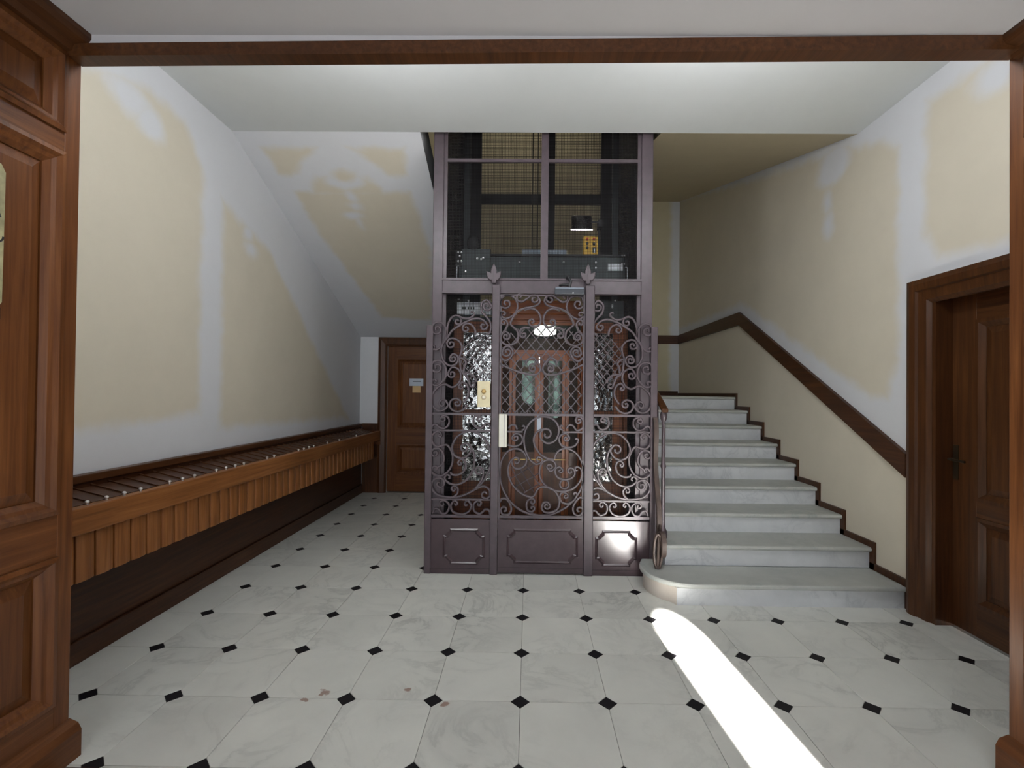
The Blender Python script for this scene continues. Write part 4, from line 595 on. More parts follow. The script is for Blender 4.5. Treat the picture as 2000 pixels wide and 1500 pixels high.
CENT = [[-77,912,-79,903,-76,897,-70,894,-62,893,-54,897,-48,905,-46,916,-49,927,-58,936,-71,940,-85,938,-97,929,-105,915,-105,898,-102,890,-100,882,-97,873,-93,866,-89,860,-83,856,-77,853,-69,851,-62,849,-54,849,-46,850,-38,852,-29,855,-21,859,-14,864,-7,870,0,877,5,885,10,893,13,902,15,911,15,921,14,931,12,942,9,951,4,961,-2,972,-9,981,-18,990,-27,997,-37,1003,-48,1007,-60,1010,-73,1011,-85,1011,-97,1009,-109,1005,-121,999,-132,992,-143,984,-152,975,-161,964,-169,952,-176,939,-183,926,-188,912,-192,898,-195,883,-198,867,-199,850,-200,833,-200,814,-200,795,-198,776,-195,758,-192,740,-187,723,-182,705,-176,688,-168,671,-160,654,-150,636,-140,618,-128,601,-115,585,-101,570,-85,555,-68,541,-51,528,-33,517,-15,507,3,499,22,493,41,488,60,483,78,480,97,477,116,475,134,475,153,476,171,477,190,480,208,483,227,488,245,494,264,502,283,510,301,521,320,532,337,544,355,559,372,574,388,591,404,609,417,626,429,644,440,663,449,682,456,701,463,719,468,738,472,757,475,775,476,794,477,812,476,831,474,850,471,869,467,887,461,904,454,921,446,937,436,953,426,967,414,979,402,990,387,999,373,1006,358,1012,344,1016,332,1018,319,1017,307,1015,296,1011,287,1007,278,1001,270,995,263,987,257,979,252,972,248,964,246,956,244,947,243,939,241,931],[235,928,225,929,215,929,204,930,194,932,183,935,171,940,159,946,147,953,135,961,125,970,115,980,106,991,97,1003,90,1016,83,1028,78,1039,75,1051,72,1063,70,1074,70,1085,71,1097,74,1108,78,1119,83,1129,88,1138,95,1146,103,1152,112,1158,121,1163,128,1167,135,1170,141,1171,152,1172],[91,886,81,893,71,899,62,906,52,913,44,923,36,934,28,947,21,961,14,976,8,992,3,1008,-1,1026,-5,1044,-7,1062,-9,1079,-9,1095,-8,1110,-6,1125,-3,1140,1,1154,6,1168,12,1182,19,1195,27,1207,35,1218,44,1229,54,1238,65,1246,76,1253,87,1260,98,1265,109,1268,121,1271,133,1273,145,1274,157,1273,171,1272,184,1269,197,1266,209,1261,220,1255,230,1248,240,1239,248,1230,256,1221,262,1210,266,1199,270,1187,273,1175,273,1163,273,1150,270,1136,267,1123,262,1110,257,1099,250,1090,243,1081,234,1074,225,1068,216,1064,207,1061,198,1059,188,1058,179,1059,170,1060,162,1064,154,1070,147,1076,140,1083,132,1089,121,1113,122,1139,134,1160,153,1172,175,1174,193,1167,206,1152,209,1135,205,1120,195,1109,182,1104,170,1106,161,1113,157,1122,158,1130,163,1136],[91,886,99,888,108,891,117,894,125,897,131,901,135,906,138,912,140,918,140,924,139,930,132,938,121,944,116,948,105,944,98,937,96,927,98,919,103,914,110,912,118,918],[198,867,199,860,207,856,217,861,220,867,219,874,215,882,208,887,199,888,189,885,182,877,178,866,184,859,190,850,197,842,203,836,210,834,218,836,227,842,236,850,244,859,249,867,251,875,251,883,248,891,245,898,241,905,236,910,230,915,222,920,214,923,206,925,198,925,189,925,180,923,171,921,163,917,155,913,148,907,142,900,136,892,131,883,127,872,123,860,121,846,119,833,119,819,120,807,123,793,127,780,132,768,138,756,145,745,154,733,163,723,174,713,185,704,198,697,211,690,225,685,240,680,255,676,270,674,285,672,300,672,315,673,330,674,345,678,359,682,374,687,387,694,399,701,411,710,421,720,430,731,438,743,445,754,451,765,455,777,459,789,461,801,462,812,462,822,460,833,457,843,454,851,450,858,445,863,433,867,427,869,421,871,412,867,407,860,406,852,409,846,414,842,423,843,425,849],[290,844,284,846,278,841,280,831,285,827,292,825,299,828,304,833,307,841,305,851,300,855,295,859,290,864,279,869,273,868,267,866,260,862,255,858,250,853,246,841,245,835,245,828,247,821,249,813,252,805,257,797,262,790,268,784,275,779,284,775,292,773,302,771,312,770,323,769,335,769,348,770,359,773,370,776,379,781,387,788,394,796,400,804,404,811,406,818,405,825,402,832,400,839,398,846,389,856,378,861,366,861,356,855,350,847,349,837,352,829,357,823,364,821,371,822,378,830,376,837],[357,730,355,722,354,715,350,709,345,703,339,698,332,695,325,694,318,694,310,695,303,698,297,702,292,708,288,714,286,721,285,729,286,736,288,743,292,750,297,756,303,760,310,763,317,765,324,765,332,763,339,761,345,756,350,751,353,744,355,737,357,730],[332,639,325,640,320,633,323,622,329,619,337,619,344,622,350,629,351,639,348,649,342,652,336,657,330,661,324,664,313,665,307,664,297,658,290,649,285,638,284,631,284,625,286,617,288,608,292,599,296,591,302,584,310,580,319,576,329,573,339,572,349,572,358,575,368,579,377,584,386,591,395,597,401,604,407,612,413,621,418,630,423,638,425,648,422,656,415,661,408,663,402,661,398,652,402,646],[187,555,185,563,175,566,169,563,165,558,163,550,165,542,171,535,180,531,191,532,201,537,208,547,210,560,205,565,201,571,196,577,186,584,180,585,172,585,164,584,157,581,152,577,147,571,144,562,141,553,140,544,140,536,143,529,146,522,151,515,157,509,164,505,172,502,181,500,190,499,200,500,210,501,221,504,232,508,243,512,254,519,262,526,269,535,274,546,278,559,281,571,282,584,281,598,278,612,273,627,267,641,261,653,253,664,245,673,235,681,225,687,214,693,203,698,191,702,179,705,167,706,156,707,146,706,136,704,126,701,117,697,110,692,104,685,99,677,95,668,91,659,87,651,83,644,79,638,75,632,64,625,56,624,46,624,35,626,23,629,12,633,1,638,-11,643,-23,650,-35,658,-46,667,-58,677,-69,688,-80,699,-90,712,-99,724,-107,737,-114,751,-120,766,-125,780,-129,793,-132,806,-134,818,-135,829,-136,840,-135,851,-134,862,-132,873,-128,883,-125,892,-121,901,-118,907,-114,913,-105,922,-101,927],[61,589,54,588,52,578,61,569,69,569,77,574,82,582,81,593,80,599,76,608,67,611,61,612,55,611,45,608,35,602,27,593,23,586,20,578,18,569,16,560,16,552,17,543,19,534,22,525,26,518,31,512,36,508,44,505,52,504,59,504,65,505,74,512,78,517,82,522,84,537,78,544,71,547,64,546,58,542,57,532,63,528],[-198,578,-194,585,-191,592,-188,598,-184,604,-173,609,-166,609,-159,608,-151,606,-144,602,-138,596,-131,589,-125,580,-119,571,-115,562,-111,553,-108,543,-106,534,-105,524,-106,516,-108,507,-113,499,-118,491,-125,484,-131,479,-139,477,-148,476,-157,476,-165,477,-172,479,-181,487,-187,498,-191,517,-187,530,-177,538,-166,541,-156,538,-149,532,-146,523,-147,516,-151,510,-157,508,-165,512],[473,615,464,621,454,626,443,623,437,618,430,612,424,605,418,597,412,588,405,578,400,567,395,556,392,545,391,535,392,524,394,513,397,504,401,496,407,490,415,484,423,480,432,478,439,478,446,480,452,485,458,492,463,499,469,506,472,520,468,534,459,543,447,546,436,544,429,538,425,529,426,521,430,516,436,513,444,516],[-83,1102,-82,1109,-73,1113,-67,1112,-62,1107,-59,1100,-60,1091,-65,1084,-74,1079,-85,1078,-95,1082,-103,1091,-106,1104,-101,1110,-96,1117,-92,1124,-86,1130,-80,1133,-73,1134,-64,1134,-55,1132,-47,1129,-40,1125,-33,1119,-28,1112,-23,1104,-20,1095,-19,1087,-20,1079,-22,1070,-26,1061,-32,1053,-39,1046,-47,1041,-57,1037,-69,1033,-80,1031,-91,1030,-101,1031,-111,1033,-121,1036,-130,1040,-140,1042],[-133,1175,-130,1181,-127,1187,-124,1194,-120,1199,-110,1204,-102,1204,-94,1203,-87,1202,-81,1199,-76,1194,-73,1188,-70,1182,-67,1175,-64,1168],[-28,1160,-19,1164,-11,1169,-6,1175,-5,1183,-4,1192,-12,1198,-20,1195,-21,1189],[338,1101,336,1108,327,1111,318,1103,316,1096,318,1089,324,1082,332,1079,342,1080,351,1085,357,1094,358,1106,354,1113,349,1120,345,1127,340,1133,328,1138,320,1138,312,1137,304,1134,297,1130,291,1125,285,1118,280,1110,276,1102,274,1093,275,1084,277,1075,281,1065,286,1055,292,1047,299,1041,308,1035,318,1030,328,1027,339,1025,350,1025,362,1026,375,1029,386,1032,396,1037,404,1042,411,1049,417,1057,422,1065,428,1072,431,1081,430,1089,425,1095,419,1098,413,1097,408,1090],[427,1244,428,1250,436,1254,445,1248,447,1241,446,1234,442,1228,434,1224,425,1223,416,1227,410,1235,407,1246,412,1258,414,1264,420,1272,426,1274,432,1275,439,1274,446,1272,452,1268,458,1262,463,1253,468,1243,472,1233,474,1223,474,1214,472,1205,468,1196,464,1188,459,1181,452,1176,444,1170,435,1166,426,1164,418,1165,412,1169,406,1176,400,1185,395,1193,389,1199,383,1203,376,1206,369,1208,363,1208,357,1207,347,1199,343,1193,339,1186,334,1180],[308,1163,298,1169,288,1174,283,1181,284,1189,285,1197,293,1203,301,1200,301,1194]]
LATT = [[-115,863,-107,849,-99,836,-91,822,-82,806,-71,788,-58,766,-43,741,-26,715,-10,688,6,662],[-34,844,-24,827,-14,811,-4,795,6,778,16,760,28,742,39,722,51,702,63,682,75,663],[13,885,23,869,32,854,42,839,52,824,62,807,74,790,87,771,100,753,114,734,127,715],[-120,767,-99,779,-77,791,-55,803,-34,815,-13,827,7,838,27,850,46,862,65,874,85,886],[-82,698,-61,711,-40,723,-19,736,2,748,22,760,42,772,61,783,81,794,100,805,119,817],[-3,656,11,665,25,673,40,682,54,691,69,700,85,710,102,720,119,730,136,740,153,750]]
# ------------------------------------------------------------------ lift: cage, screens, gate, car
YG = 1.955                                     # front of the ironwork
cg = thing('lift_cage', (.125, 2.8, 0), 'tall mauve-brown iron lift cage between corridor and stairs', 'lift cage')
for x0, x1 in ((-.775, -.690), (.935, 1.030)): bx('corner_post', M_IRON, cg, x0, x1, 2.0, 2.09, 0, 5.6, bevel=.006)
for x0, x1 in ((-.690, -.662), (.905, .935)): bx('inner_strip', M_IRON, cg, x0, x1, 2.015, 2.045, 0, 5.6)
bx('header', M_IRON, cg, -.690, .935, 1.985, 2.04, 2.272, 2.398, bevel=.005)
bx('header_lip', M_IRON, cg, -.690, .935, 1.972, 1.985, 2.272, 2.288)
bx('header_lip', M_IRON, cg, -.690, .935, 1.975, 1.985, 2.382, 2.398)
for x0, x1 in ((-.276, -.214), (.478, .552)):
    bx('gate_post', M_IRON, cg, x0, x1, 1.935, 1.985, 0, 2.335, bevel=.006)
bx('mullion', M_IRON, cg, .112, .172, 2.0, 2.035, 2.398, 5.6)
bx('cross_bar', M_IRON, cg, -.662, .905, 2.008, 2.03, 3.365, 3.392)
for x0, x1, z0, z1 in ((-.66, .112, 2.40, 5.0), (.172, .905, 2.40, 5.0), (-.66, -.27, .45, 2.27), (.55, .905, .45, 2.27)):
    bx('wire_mesh', M_MESH, cg, x0, x1, 2.034, 2.036, z0, z1)
LEAFP = [(0, .162), (.012, .14), (.022, .11), (.024, .085), (.040, .092), (.060, .10), (.058, .070), (.047, .040), (.030, .026), (.018, .028), (.016, .0), (-.016, .0), (-.018, .028), (-.030, .026), (-.047, .040), (-.058, .070), (-.060, .10), (-.040, .092), (-.024, .085), (-.022, .11), (-.012, .14)]
for cx in (-.2655, .4945):
    f = MB().prism([(cx + x, 2.345 + z) for x, z in LEAFP], 1.93, 1.955, 'uwv').build('leaf_finial', M_IRON, cg, bevel=.006)
    MB().prism([(cx - .003, 2.35), (cx + .003, 2.35), (cx + .002, 2.49), (cx - .002, 2.49)], 1.923, 1.932, 'uwv').build('midrib', M_IRON, f)
# side sheets and rear frame of the shaft
for x in (-.762, .998): bx('side_sheet', M_BLACK, cg, x, x + .012, 2.09, 3.72, 0, 5.6)
for x0, x1 in ((-.775, -.56), (.86, 1.03)): bx('rear_post', M_BLACK, cg, x0, x1, 3.68, 3.74, 0, 5.6)
bx('rear_rail', M_BLACK, cg, -.56, .86, 3.69, 3.73, 3.705, 3.82)
bx('rear_mullion', M_BLACK, cg, .225, .315, 3.69, 3.73, 0, 5.6)
bx('rear_mesh', M_MESH, cg, -.56, .86, 3.708, 3.71, 2.0, 5.6)
bx('rear_sheet', M_BLACK, cg, -.56, .86, 3.70, 3.72, 0, 2.0)
for x in (-.60, .86): bx('guide_rail', M_STEEL, cg, x - .03, x + .03, 2.75, 2.81, 0, 5.6)
# ironwork
def path(a, mx=None):
    P = [(a[i] / 1000, a[i + 1] / 1000) for i in range(0, len(a), 2)]
    return [(2 * mx - x, z) for x, z in P] if mx is not None else P
def scrolls(data, parent, mx=None, w=.0165, name='scroll', y0=YG, y1=YG + .016):
    for i, a in enumerate(data):
        dy = .0025 * (i % 3)
        MB().ribbon(path(a, mx), w, y0 - dy, y1 - dy).build(name, M_IRON, parent)
def octpanel(parent, x0, x1, z0, z1, ex0, ex1, ez0, ez1):
    bx('kick_sheet', M_IRON2, parent, x0, x1, YG - .002, YG + .020, z0, z1)
    c = .055
    def o(d): 
        a0, a1, b0, b1 = ex0 + d, ex1 - d, ez0 + d, ez1 - d
        return [(a0 + c, b0), (a1 - c, b0), (a1 - c + .0, b0 + .018), (a1 - .018, b0 + c), (a1, b0 + c), (a1, b1 - c), (a1 - .018, b1 - c), (a1 - c, b1 - .018), (a1 - c, b1), (a0 + c, b1), (a0 + c, b1 - .018), (a0 + .018, b1 - c), (a0, b1 - c), (a0, b0 + c), (a0 + .018, b0 + c), (a0 + c, b0 + .018)]
    A, Bq, Cq = o(0), o(.012), o(.022); n = len(A); yf = YG - .002
    m = MB().add([(x, yf, z) for x, z in A] + [(x, yf - .010, z) for x, z in Bq] + [(x, yf - .002, z) for x, z in Cq] + [(x, yf + .004, z) for x, z in A] + [(x, yf + .004, z) for x, z in Cq],
        [(L + i, L + (i + 1) % n, L2 + (i + 1) % n, L2 + i) for L, L2 in ((0, n), (n, 2 * n), (2 * n, 4 * n), (4 * n, 3 * n), (3 * n, 0)) for i in range(n)])
    m.build('embossed_border', M_IRON2, parent)
    bx('bottom_strip', M_IRON2, parent, x0, x1, YG - .010, YG - .002, z0 + .015, z0 + .045)
AX = .128
for side, mx in (('left', None), ('right', AX)):
    rf = (lambda x: x) if mx is None else (lambda x: 2 * AX - x)
    def RX(a, b): return tuple(sorted((rf(a), rf(b))))
    s = thing('lift_screen', (rf(-.52), YG, 0), 'scrolled iron side screen left of the lift gate, behind the cream call plate' if mx is None else 'scrolled iron side screen right of the lift gate, beside the stairs', 'iron screen')
    a, b = RX(-.806, -.752); bx('outer_bar', M_IRON, s, a, b, YG - .012, YG + .04, 0, 2.005, bevel=.005)
    a, b = RX(-.752, -.277)
    for z, h in ((1.287, .010), (1.154, .007), (.597, .007), (.462, .012)): bx('cross_bar', M_IRON, s, a, b, YG + .001, YG + .017, z - h, z + h)
    ea, eb = RX(-.655, -.315)
    octpanel(s, a, b, .0, .438, ea, eb, .075, .365)
    scrolls(LEFT, s, mx)
    # diamond lattice behind the scrolls
    def lat(P, p):
        out = []
        for d in (1, -1):
            k = -40
            while k < 40:
                # line x = c + d*z ; clip against polygon by sampling
                seg = []
                for q in range(0, 141):
                    z = 1.30 + q * .005; x = k * p + d * .82 * (z - 1.6)
                    ins = False; n = len(P)
                    for i in range(n):
                        (xa, za), (xb, zb) = P[i], P[(i + 1) % n]
                        if (za > z) != (zb > z) and x < (xb - xa) * (z - za) / (zb - za) + xa: ins = not ins
                    if ins: seg.append((x, z))
                    elif seg:
                        if len(seg) > 3: out.append((seg[0], seg[-1], d))
                        seg = []
                if len(seg) > 3: out.append((seg[0], seg[-1], d))
                k += 1
        return out
    for p, q, d in lat([(-.51, 1.86), (-.40, 1.93), (-.285, 1.945), (-.283, 1.50), (-.40, 1.50), (-.49, 1.58), (-.53, 1.72)], .062):
        MB().ribbon([(rf(p[0]), p[1]), (rf(q[0]), q[1])], .007, YG + (.004 if d > 0 else .009), YG + (.009 if d > 0 else .014), .001).build('lattice_bar', M_IRON, s)
gt = thing('lift_gate', (.13, YG, 0), 'scrolled iron lift gate leaf with white handle plate in the middle of the cage', 'gate')
for x0, x1 in ((-.212, -.198), (.462, .476)): bx('stile', M_IRON, gt, x0, x1, YG, YG + .022, .01, 2.262)
for z0, z1, a, b in ((2.248, 2.262, -.198, .462), (1.278, 1.297, -.198, .462), (1.143, 1.156, -.198, -.02), (1.143, 1.156, .30, .462), (.452, .474, -.198, .462)): bx('cross_bar', M_IRON, gt, a, b, YG, YG + .018, z0, z1)
octpanel(gt, -.212, .476, .012, .44, -.14, .435, .09, .37)
scrolls(HALF, gt); scrolls(HALF, gt, AX); scrolls(CENT, gt)
scrolls(LATT, gt, w=.008, name='lattice_bar', y0=YG + .006, y1=YG + .013)
for p, q, d in lat([(-.195, 1.30), (.459, 1.30), (.459, 1.93), (.33, 1.99), (.25, 2.03), (.0, 2.03), (-.07, 1.99), (-.195, 1.90)], .082):
    MB().ribbon([p, q], .0075, YG + (.008 if d > 0 else .013), YG + (.013 if d > 0 else .018), .001).build('lattice_bar', M_IRON, gt)
for k in range(13):
    x = -.175 + k * .0508; MB().ribbon([(x - .012, 1.298), (x - .010, 1.312), (x, 1.320), (x + .010, 1.312), (x + .012, 1.298)], .006, YG + .002, YG + .012, .001).build('crest', M_IRON, gt)
hp = bx('handle_plate', M_WHITEPL, gt, -.211, -.146, YG - .045, YG - .003, 1.028, 1.293, bevel=.004)
bx('groove', M_DARKPL, hp, -.168, -.165, YG - .047, YG - .044, 1.03, 1.291)
cp = thing('call_plate', (-.334, YG - .03, 1.45), 'cream call plate with two buttons left of the lift gate', 'call button')
bx('plate', M_CREAMPL, cp, -.386, -.283, YG - .035, YG - .004, 1.346, 1.553, bevel=.004)
for z, mt in ((1.472, M_BRASS), (1.425, M_WHITEPL)):
    b = MB().lathe((-.334, YG - .036, z), [(.016, .002), (.016, -.006), (.012, -.008), (.012, -.004), (.010, -.004), (.009, -.009)], 16, axis=1).build('button', mt, cp, smooth=True)
    MB().lathe((-.334, YG - .037, z), [(.019, .001), (.019, -.003), (.016, -.004)], 16, axis=1).build('button_ring', M_BRASS, b)
dc = thing('door_closer', (.345, 1.93, 2.25), 'dark grey hydraulic closer at the top of the lift gate', 'door closer')
bx('body', simple('dark_grey_paint', (.03, .035, .045), .35), dc, .227, .464, 1.895, 1.955, 2.252, 2.305, bevel=.006)
bx('cover', M_STEEL2, dc, .232, .459, 1.890, 1.897, 2.297, 2.306)
MB().tube([(.345, 1.92, 2.305), (.345, 1.915, 2.33), (.355, 1.93, 2.36), (.335, 1.95, 2.41), (.325, 1.975, 2.40)], .011, 8).build('arm', M_DARKPL, dc, smooth=True)
MB().tube([(.345, 1.915, 2.335), (.29, 1.93, 2.335), (.27, 1.965, 2.34)], .010, 8).build('arm', M_DARKPL, dc, smooth=True)
MB().lathe((.37, 1.89, 2.262), [(.006, 0), (.006, -.008), (.004, -.01)], 8, axis=1).build('screw', M_ZINC, dc)

# lift car
car = thing('lift_car', (.125, 2.85, .03), 'mahogany lift car with glazed doors waiting behind the gate', 'lift car')
YF, YK = 2.22, 3.50
bx('floor_board', M_DRKX, car, -.64, .89, YF, YK, .03, .09)
bx('back_panel', M_MAHZ, car, -.64, .89, YK - .03, YK, .09, 2.08)
for x in (-.64, .86): bx('side_panel', M_MAHZ, car, x, x + .03, YF + .05, YK - .03, .09, 2.08)
bx('roof', M_STEEL, car, -.64, .89, YF, YK, 2.08, 2.12)
for x0, x1, z0 in ((-.05, .15, 1.33), (.25, .40, 1.18)):
    cx, r = (x0 + x1) / 2, (x1 - x0) / 2
    MB().prism([(x1, 1.87), (x0, 1.87)] + [(cx - r * math.cos(t), z0 + r - r * math.sin(t)) for t in [math.pi * k / 12 for k in range(13)]], YK - .038, YK - .031, 'uwv').build('mirror', M_MIRROR, car)
for x0, x1 in ((-.625, -.546), (-.302, -.226), (.472, .585), (.752, .835)): bx('front_stile', M_MAHZ, car, x0, x1, YF, YF + .05, .09, 2.06, bevel=.004)
for x0, x1 in ((-.546, -.302), (.585, .752)): bx('top_rail', M_MAHX, car, x0, x1, YF - .002, YF + .05, 1.985, 2.08)
bx('lintel', M_MAHX, car, -.226, .472, YF, YF + .045, 1.80, 1.835)
bx('transom_glass', M_GLASS2, car, -.226, .472, YF + .02, YF + .024, 1.835, 2.05)
# arched fascia over the doors
bx('fascia', M_MAHX, car, -.226, .472, YF - .02, YF + .02, 2.05, 2.26)
MB(lambda u, v, w: (u, YF - .02 - w, v)).ring(-.15, .40, 2.075, 2.16, .02, [(0, 0), (0, .012), (.6, .012), (1, .003), (1, 0)]).build('fascia_moulding', M_MAHX, car)
for x0, x1 in ((-.546, -.302), (.585, .752)):
    bx('side_glass', M_GLASS, car, x0, x1, YF + .02, YF + .026, .70, 1.985)
    bx('lower_panel', M_MAHZ, car, x0, x1, YF + .01, YF + .04, .09, .56)
    bx('lower_rail', M_MAHX, car, x0, x1, YF, YF + .05, .56, .70)
    bx('glazing_bar', M_MAHX, car, x0, x1, YF + .012, YF + .034, 1.285, 1.315)
for (x0, x1, sl_, sr) in ((-.224, -.118, .02, .026), (-.116, .115, .030, .036), (.119, .345, .036, .03), (.347, .470, .03, .02)):
    d = bx('door_stile', M_MAHZ, car, x0, x0 + sl_, YF + .01, YF + .045, .10, 1.80, bevel=.003)
    bx('door_stile', M_MAHZ, car, x1 - sr, x1, YF + .01, YF + .045, .10, 1.80, bevel=.003)
    bx('door_panel', M_DRKZ, car, x0 + sl_, x1 - sr, YF + .015, YF + .04, .10, .88)
    bx('door_rail', M_DRKX, car, x0 + sl_, x1 - sr, YF + .01, YF + .045, .88, .95)
    bx('door_rail', M_MAHX, car, x0 + sl_, x1 - sr, YF + .01, YF + .045, 1.745, 1.80)
    bx('door_glass', M_GLASS2, car, x0 + sl_, x1 - sr, YF + .025, YF + .030, .95, 1.745)
bx('door_pull', M_PAPER, car, .10, .135, YF - .012, YF + .01, 1.13, 1.27)
bx('threshold', M_BRASS, car, -.1, .35, YF - .004, YF + .01, .885, .893)
bx('control_panel', M_STEEL2, car, -.302 - .24, -.30, YF - .03, YF + .0, 2.13, 2.24)
pn = bx('operator_box', M_PAPERW, car, -.598, -.306, YF - .045, YF - .03, 2.135, 2.235)
for x, w_ in ((-.555, .035), (-.505, .012), (-.482, .012), (-.459, .012)): bx('mark', M_DARKPL, pn, x, x + w_, YF - .048, YF - .045, 2.178, 2.196)
bx('operator_plate', M_STEEL, car, .585, .835, YF - .03, YF, 2.10, 2.26)
for x, z in ((-.585, 2.265), (-.50, 2.25), (-.315, 2.25), (.60, 2.24), (.735, 2.225), (.735, 2.205), (.76, 2.262)): MB().lathe((x, YF - .032, z), [(.009, 0), (.009, -.008), (.005, -.01)], 8, axis=1).build('bolt', M_ZINC, car)
MB().lathe((.172, 2.50, 1.985), [(.06, .095), (.10, .09), (.105, .06), (.10, .025), (.06, .012), (.01, .01)], 20).build('ceiling_lamp', M_LAMP, car, smooth=True)
light('car_lamp_light', 'POINT', (.172, 2.62, 1.90), 5, (1, .93, .88), (0, 0, -1), shadow_soft_size=.06)
# crosshead on top of the car
YH = 2.46
bx('crosshead', M_STEEL, car, -.63, .90, YH, YH + .14, 2.50, 2.715, bevel=.004)
bx('crosshead_flange', M_BLACK, car, -.34, .86, YH - .02, YH + .16, 2.715, 2.735)
bx('crosshead_cap', M_STEEL2, car, -.05, .12, YH + .02, YH + .10, 2.735, 2.785); bx('crosshead_cap', M_STEEL2, car, .17, .36, YH + .02, YH + .10, 2.735, 2.785)
bx('gear_box', M_STEEL, car, -.60, -.335, YH - .03, YH, 2.50, 2.775, bevel=.004)
for x, z in ((-.63, 2.74), (-.60, 2.74), (-.615, 2.705), (-.63, 2.66), (-.60, 2.66), (-.56, 2.565), (.87, 2.73), (.895, 2.73), (.87, 2.655), (.895, 2.655), (-.07, 2.665), (.335, 2.665), (.63, 2.665), (.63, 2.615), (-.455, 2.685), (-.42, 2.68), (-.40, 2.69)):
    MB().lathe((x, YH - .032 if x < -.34 else YH - .002, z), [(.010, .0), (.010, -.010), (.006, -.013)], 8, axis=1).build('bolt', M_ZINC, car)
for x in (-.648, .905): bx('side_bracket', M_BLACK, car, x - .01, x + .06 if x < 0 else x + .015, YH - .02, YH + .02, 2.62, 2.76)
for x in (-.645, .915): MB().tube([(x + (.02 if x < 0 else -.02), YH - .02, 2.62), (x, YH - .02, 2.615), (x, YH - .02, 2.50)], .006, 6).build('white_hook', M_PAPERW, car)
MB().lathe((-.50, YH + .05, 2.76), [(.07, 0), (.085, .01), (.075, .02), (.05, .03), (.06, .05), (.06, .12), (.045, .15), (.01, .155)], 16).build('drive_motor', M_BLACK, car, smooth=True)
tag(bx('label', M_PAPERW, car, .742, .879, YH - .004, YH, 2.593, 2.655), 'white label on the crosshead')
for x in (.045, .095): tag(MB().tube([(x, 2.62, 2.72), (x, 2.62, 5.6)], .006, 6).build('hoist_cable', M_CABLE), 'dark hoist cable hanging left of the cage mullion, %s of the pair' % ('left one' if x < .07 else 'right one'), 'cable', 'hoist cables')
wl = thing('work_lamp', (.50, 2.50, 2.96), 'round chrome work lamp with glowing rim above the lift car', 'lamp')
ct, sn = math.cos(.30), math.sin(.30)
tilt = lambda x, y, z: (x, 2.50 + (y - 2.50) * ct + (z - 3.05) * sn, 3.05 - (y - 2.50) * -sn * 1 + (z - 3.05) * ct)
MB(tilt).lathe((.50, 2.50, 2.972), [(.092, 0), (.096, .004), (.096, .145), (.088, .152), (.01, .154)], 28).build('shade', M_CHROME, wl, smooth=True)
MB(tilt).tube([(.50 + .097 * math.cos(t), 2.50 + .097 * math.sin(t), 2.970) for t in [k * math.pi / 16 for k in range(33)]], .006, 6).build('glowing_rim', M_LAMPRIM, wl, smooth=True)
MB().tube([(.595, 2.50, 3.055), (.665, 2.50, 3.055), (.675, 2.56, 3.04)], .009, 8).build('arm', M_DARKPL, wl, smooth=True)
bx('arm_clamp', M_DARKPL, wl, .655, .69, 2.49, 2.60, 2.66 + .35, 3.075)
bx('lamp_post', M_BLACK, wl, .665, .685, 2.58, 2.60, 2.735, 3.05)
cb = thing('control_box', (.588, 2.52, 2.74), 'yellow inspection control box with buttons on the lift car roof', 'control box')
bx('box', M_YELLOW, cb, .521, .655, 2.50, 2.56, 2.737, 2.919, bevel=.005)
for x, z, mt in ((.553, 2.895, M_RED), (.553, 2.853, M_DARKPL), (.553, 2.812, M_DARKPL), (.617, 2.895, M_RED), (.617, 2.85, M_DARKPL)): MB().lathe((x, 2.50, z), [(.013, .0), (.013, -.012), (.009, -.016)], 12, axis=1).build('button', mt, cb, smooth=True)
k = bx('key_switch', M_DARKPL, cb, .605, .633, 2.485, 2.50, 2.77, 2.815); bx('key', M_PAPERW, k, .614, .624, 2.478, 2.486, 2.765, 2.80)

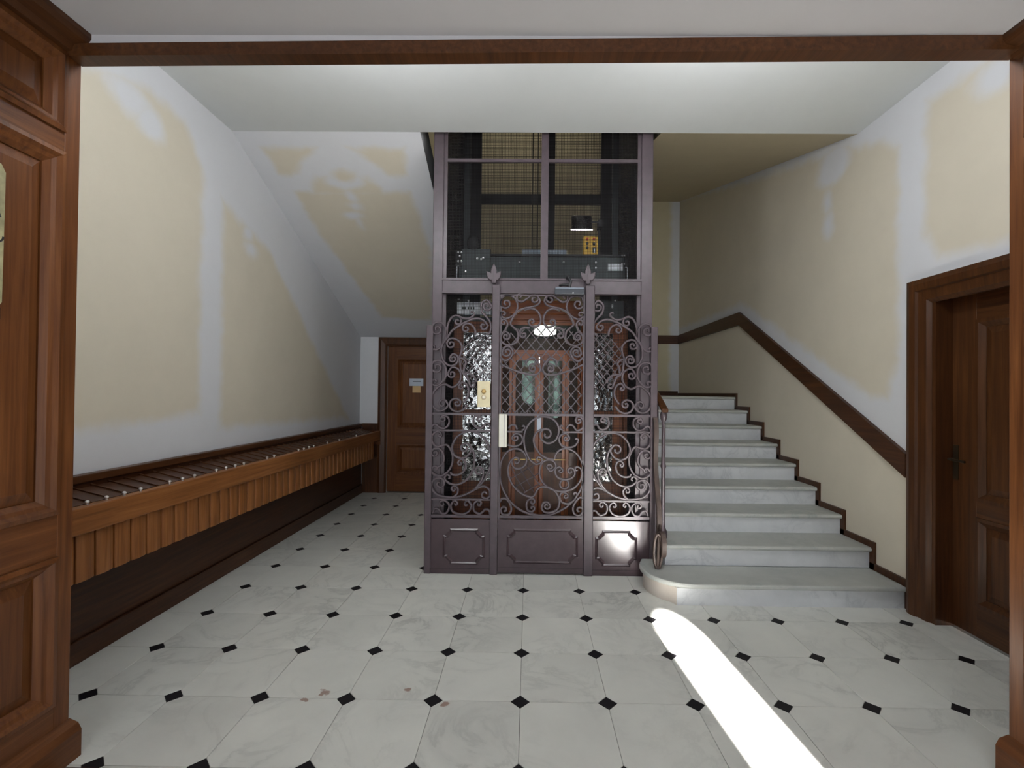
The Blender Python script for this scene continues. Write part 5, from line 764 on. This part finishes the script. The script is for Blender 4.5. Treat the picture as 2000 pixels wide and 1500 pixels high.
# small things
s = thing('notice_plate', (VL, -.5, 1.7), 'yellowed metal plate on the left oak panelling, cut by the picture edge', 'plate')
tfl = lambda u, v, w: (VL + w, u, v)
MB(tfl).prism([(-.78, 1.74), (-.235, 1.74), (-.222, 1.76), (-.218, 2.21), (-.232, 2.235), (-.78, 2.235)], -.006, .004).build('plate', M_PLAQUE, s)
bx('lower_edge', M_DRKY, s, -.78, -.225, 1.70, 1.74, -.006, .004, tfl)
for y, z, a, b in ((-.255, 2.05, 0, .8), (-.245, 1.985, .6, 1.0), (-.25, 1.80, .2, .9)):
    MB(tfl).tube([(y + .022 * math.cos(t), z + .022 * math.sin(t), .005) for t in [math.pi * (a + (b - a) * k / 8) * 2 for k in range(9)]], .003, 6).build('letter_mark', M_DARKPL, s)
nt_ = thing('door_notice', (-1.61, YC, 1.6), 'pale blue paper notice on the far corridor door', 'notice')
bx('sheet', M_PAPER, nt_, -1.709, -1.507, .042 - .0025, .042 + .0, 1.546, 1.655, lambda u, v, w: (u, YC + v - .016, w))
bx('printed_line', M_STEEL2, nt_, -1.66, -1.54, .039, .0395, 1.605, 1.618, lambda u, v, w: (u, YC + v - .016, w))
ns = MB(lambda u, v, w: (u, YC + v - .016, w)).box(-1.663, -1.545, .0385, .0415, 1.449, 1.545).build('paper_slip', M_PAPER2); tag(ns, 'small buff paper slip under the blue notice', 'paper')

# two assumed globe lamps, added unseen behind the beam to brighten the hall
for x, nm in ((-.85, 'left'), (1.1, 'right')):
    wlp = thing('added_wall_lamp', (x, .05, 3.15), 'added white globe lamp, unseen above the opening, the %s one' % nm, 'lamp', 'added globe lamps over the opening')
    MB().lathe((x, .045, 3.15), [(.05, 0), (.05, .012), (.02, .02), (.012, .08)], 16, axis=1).build('wall_plate', M_BRASS, wlp)
    MB().lathe((x, .16, 3.15), [(.01, -.075), (.045, -.062), (.07, -.03), (.075, 0), (.07, .03), (.045, .062), (.01, .075)], 18).build('globe', M_LAMP, wlp, smooth=True)
    light('added_hall_light', 'POINT', (x, .30, 3.15), 34, (.95, .98, 1), (0, 0, -1), shadow_soft_size=.12)
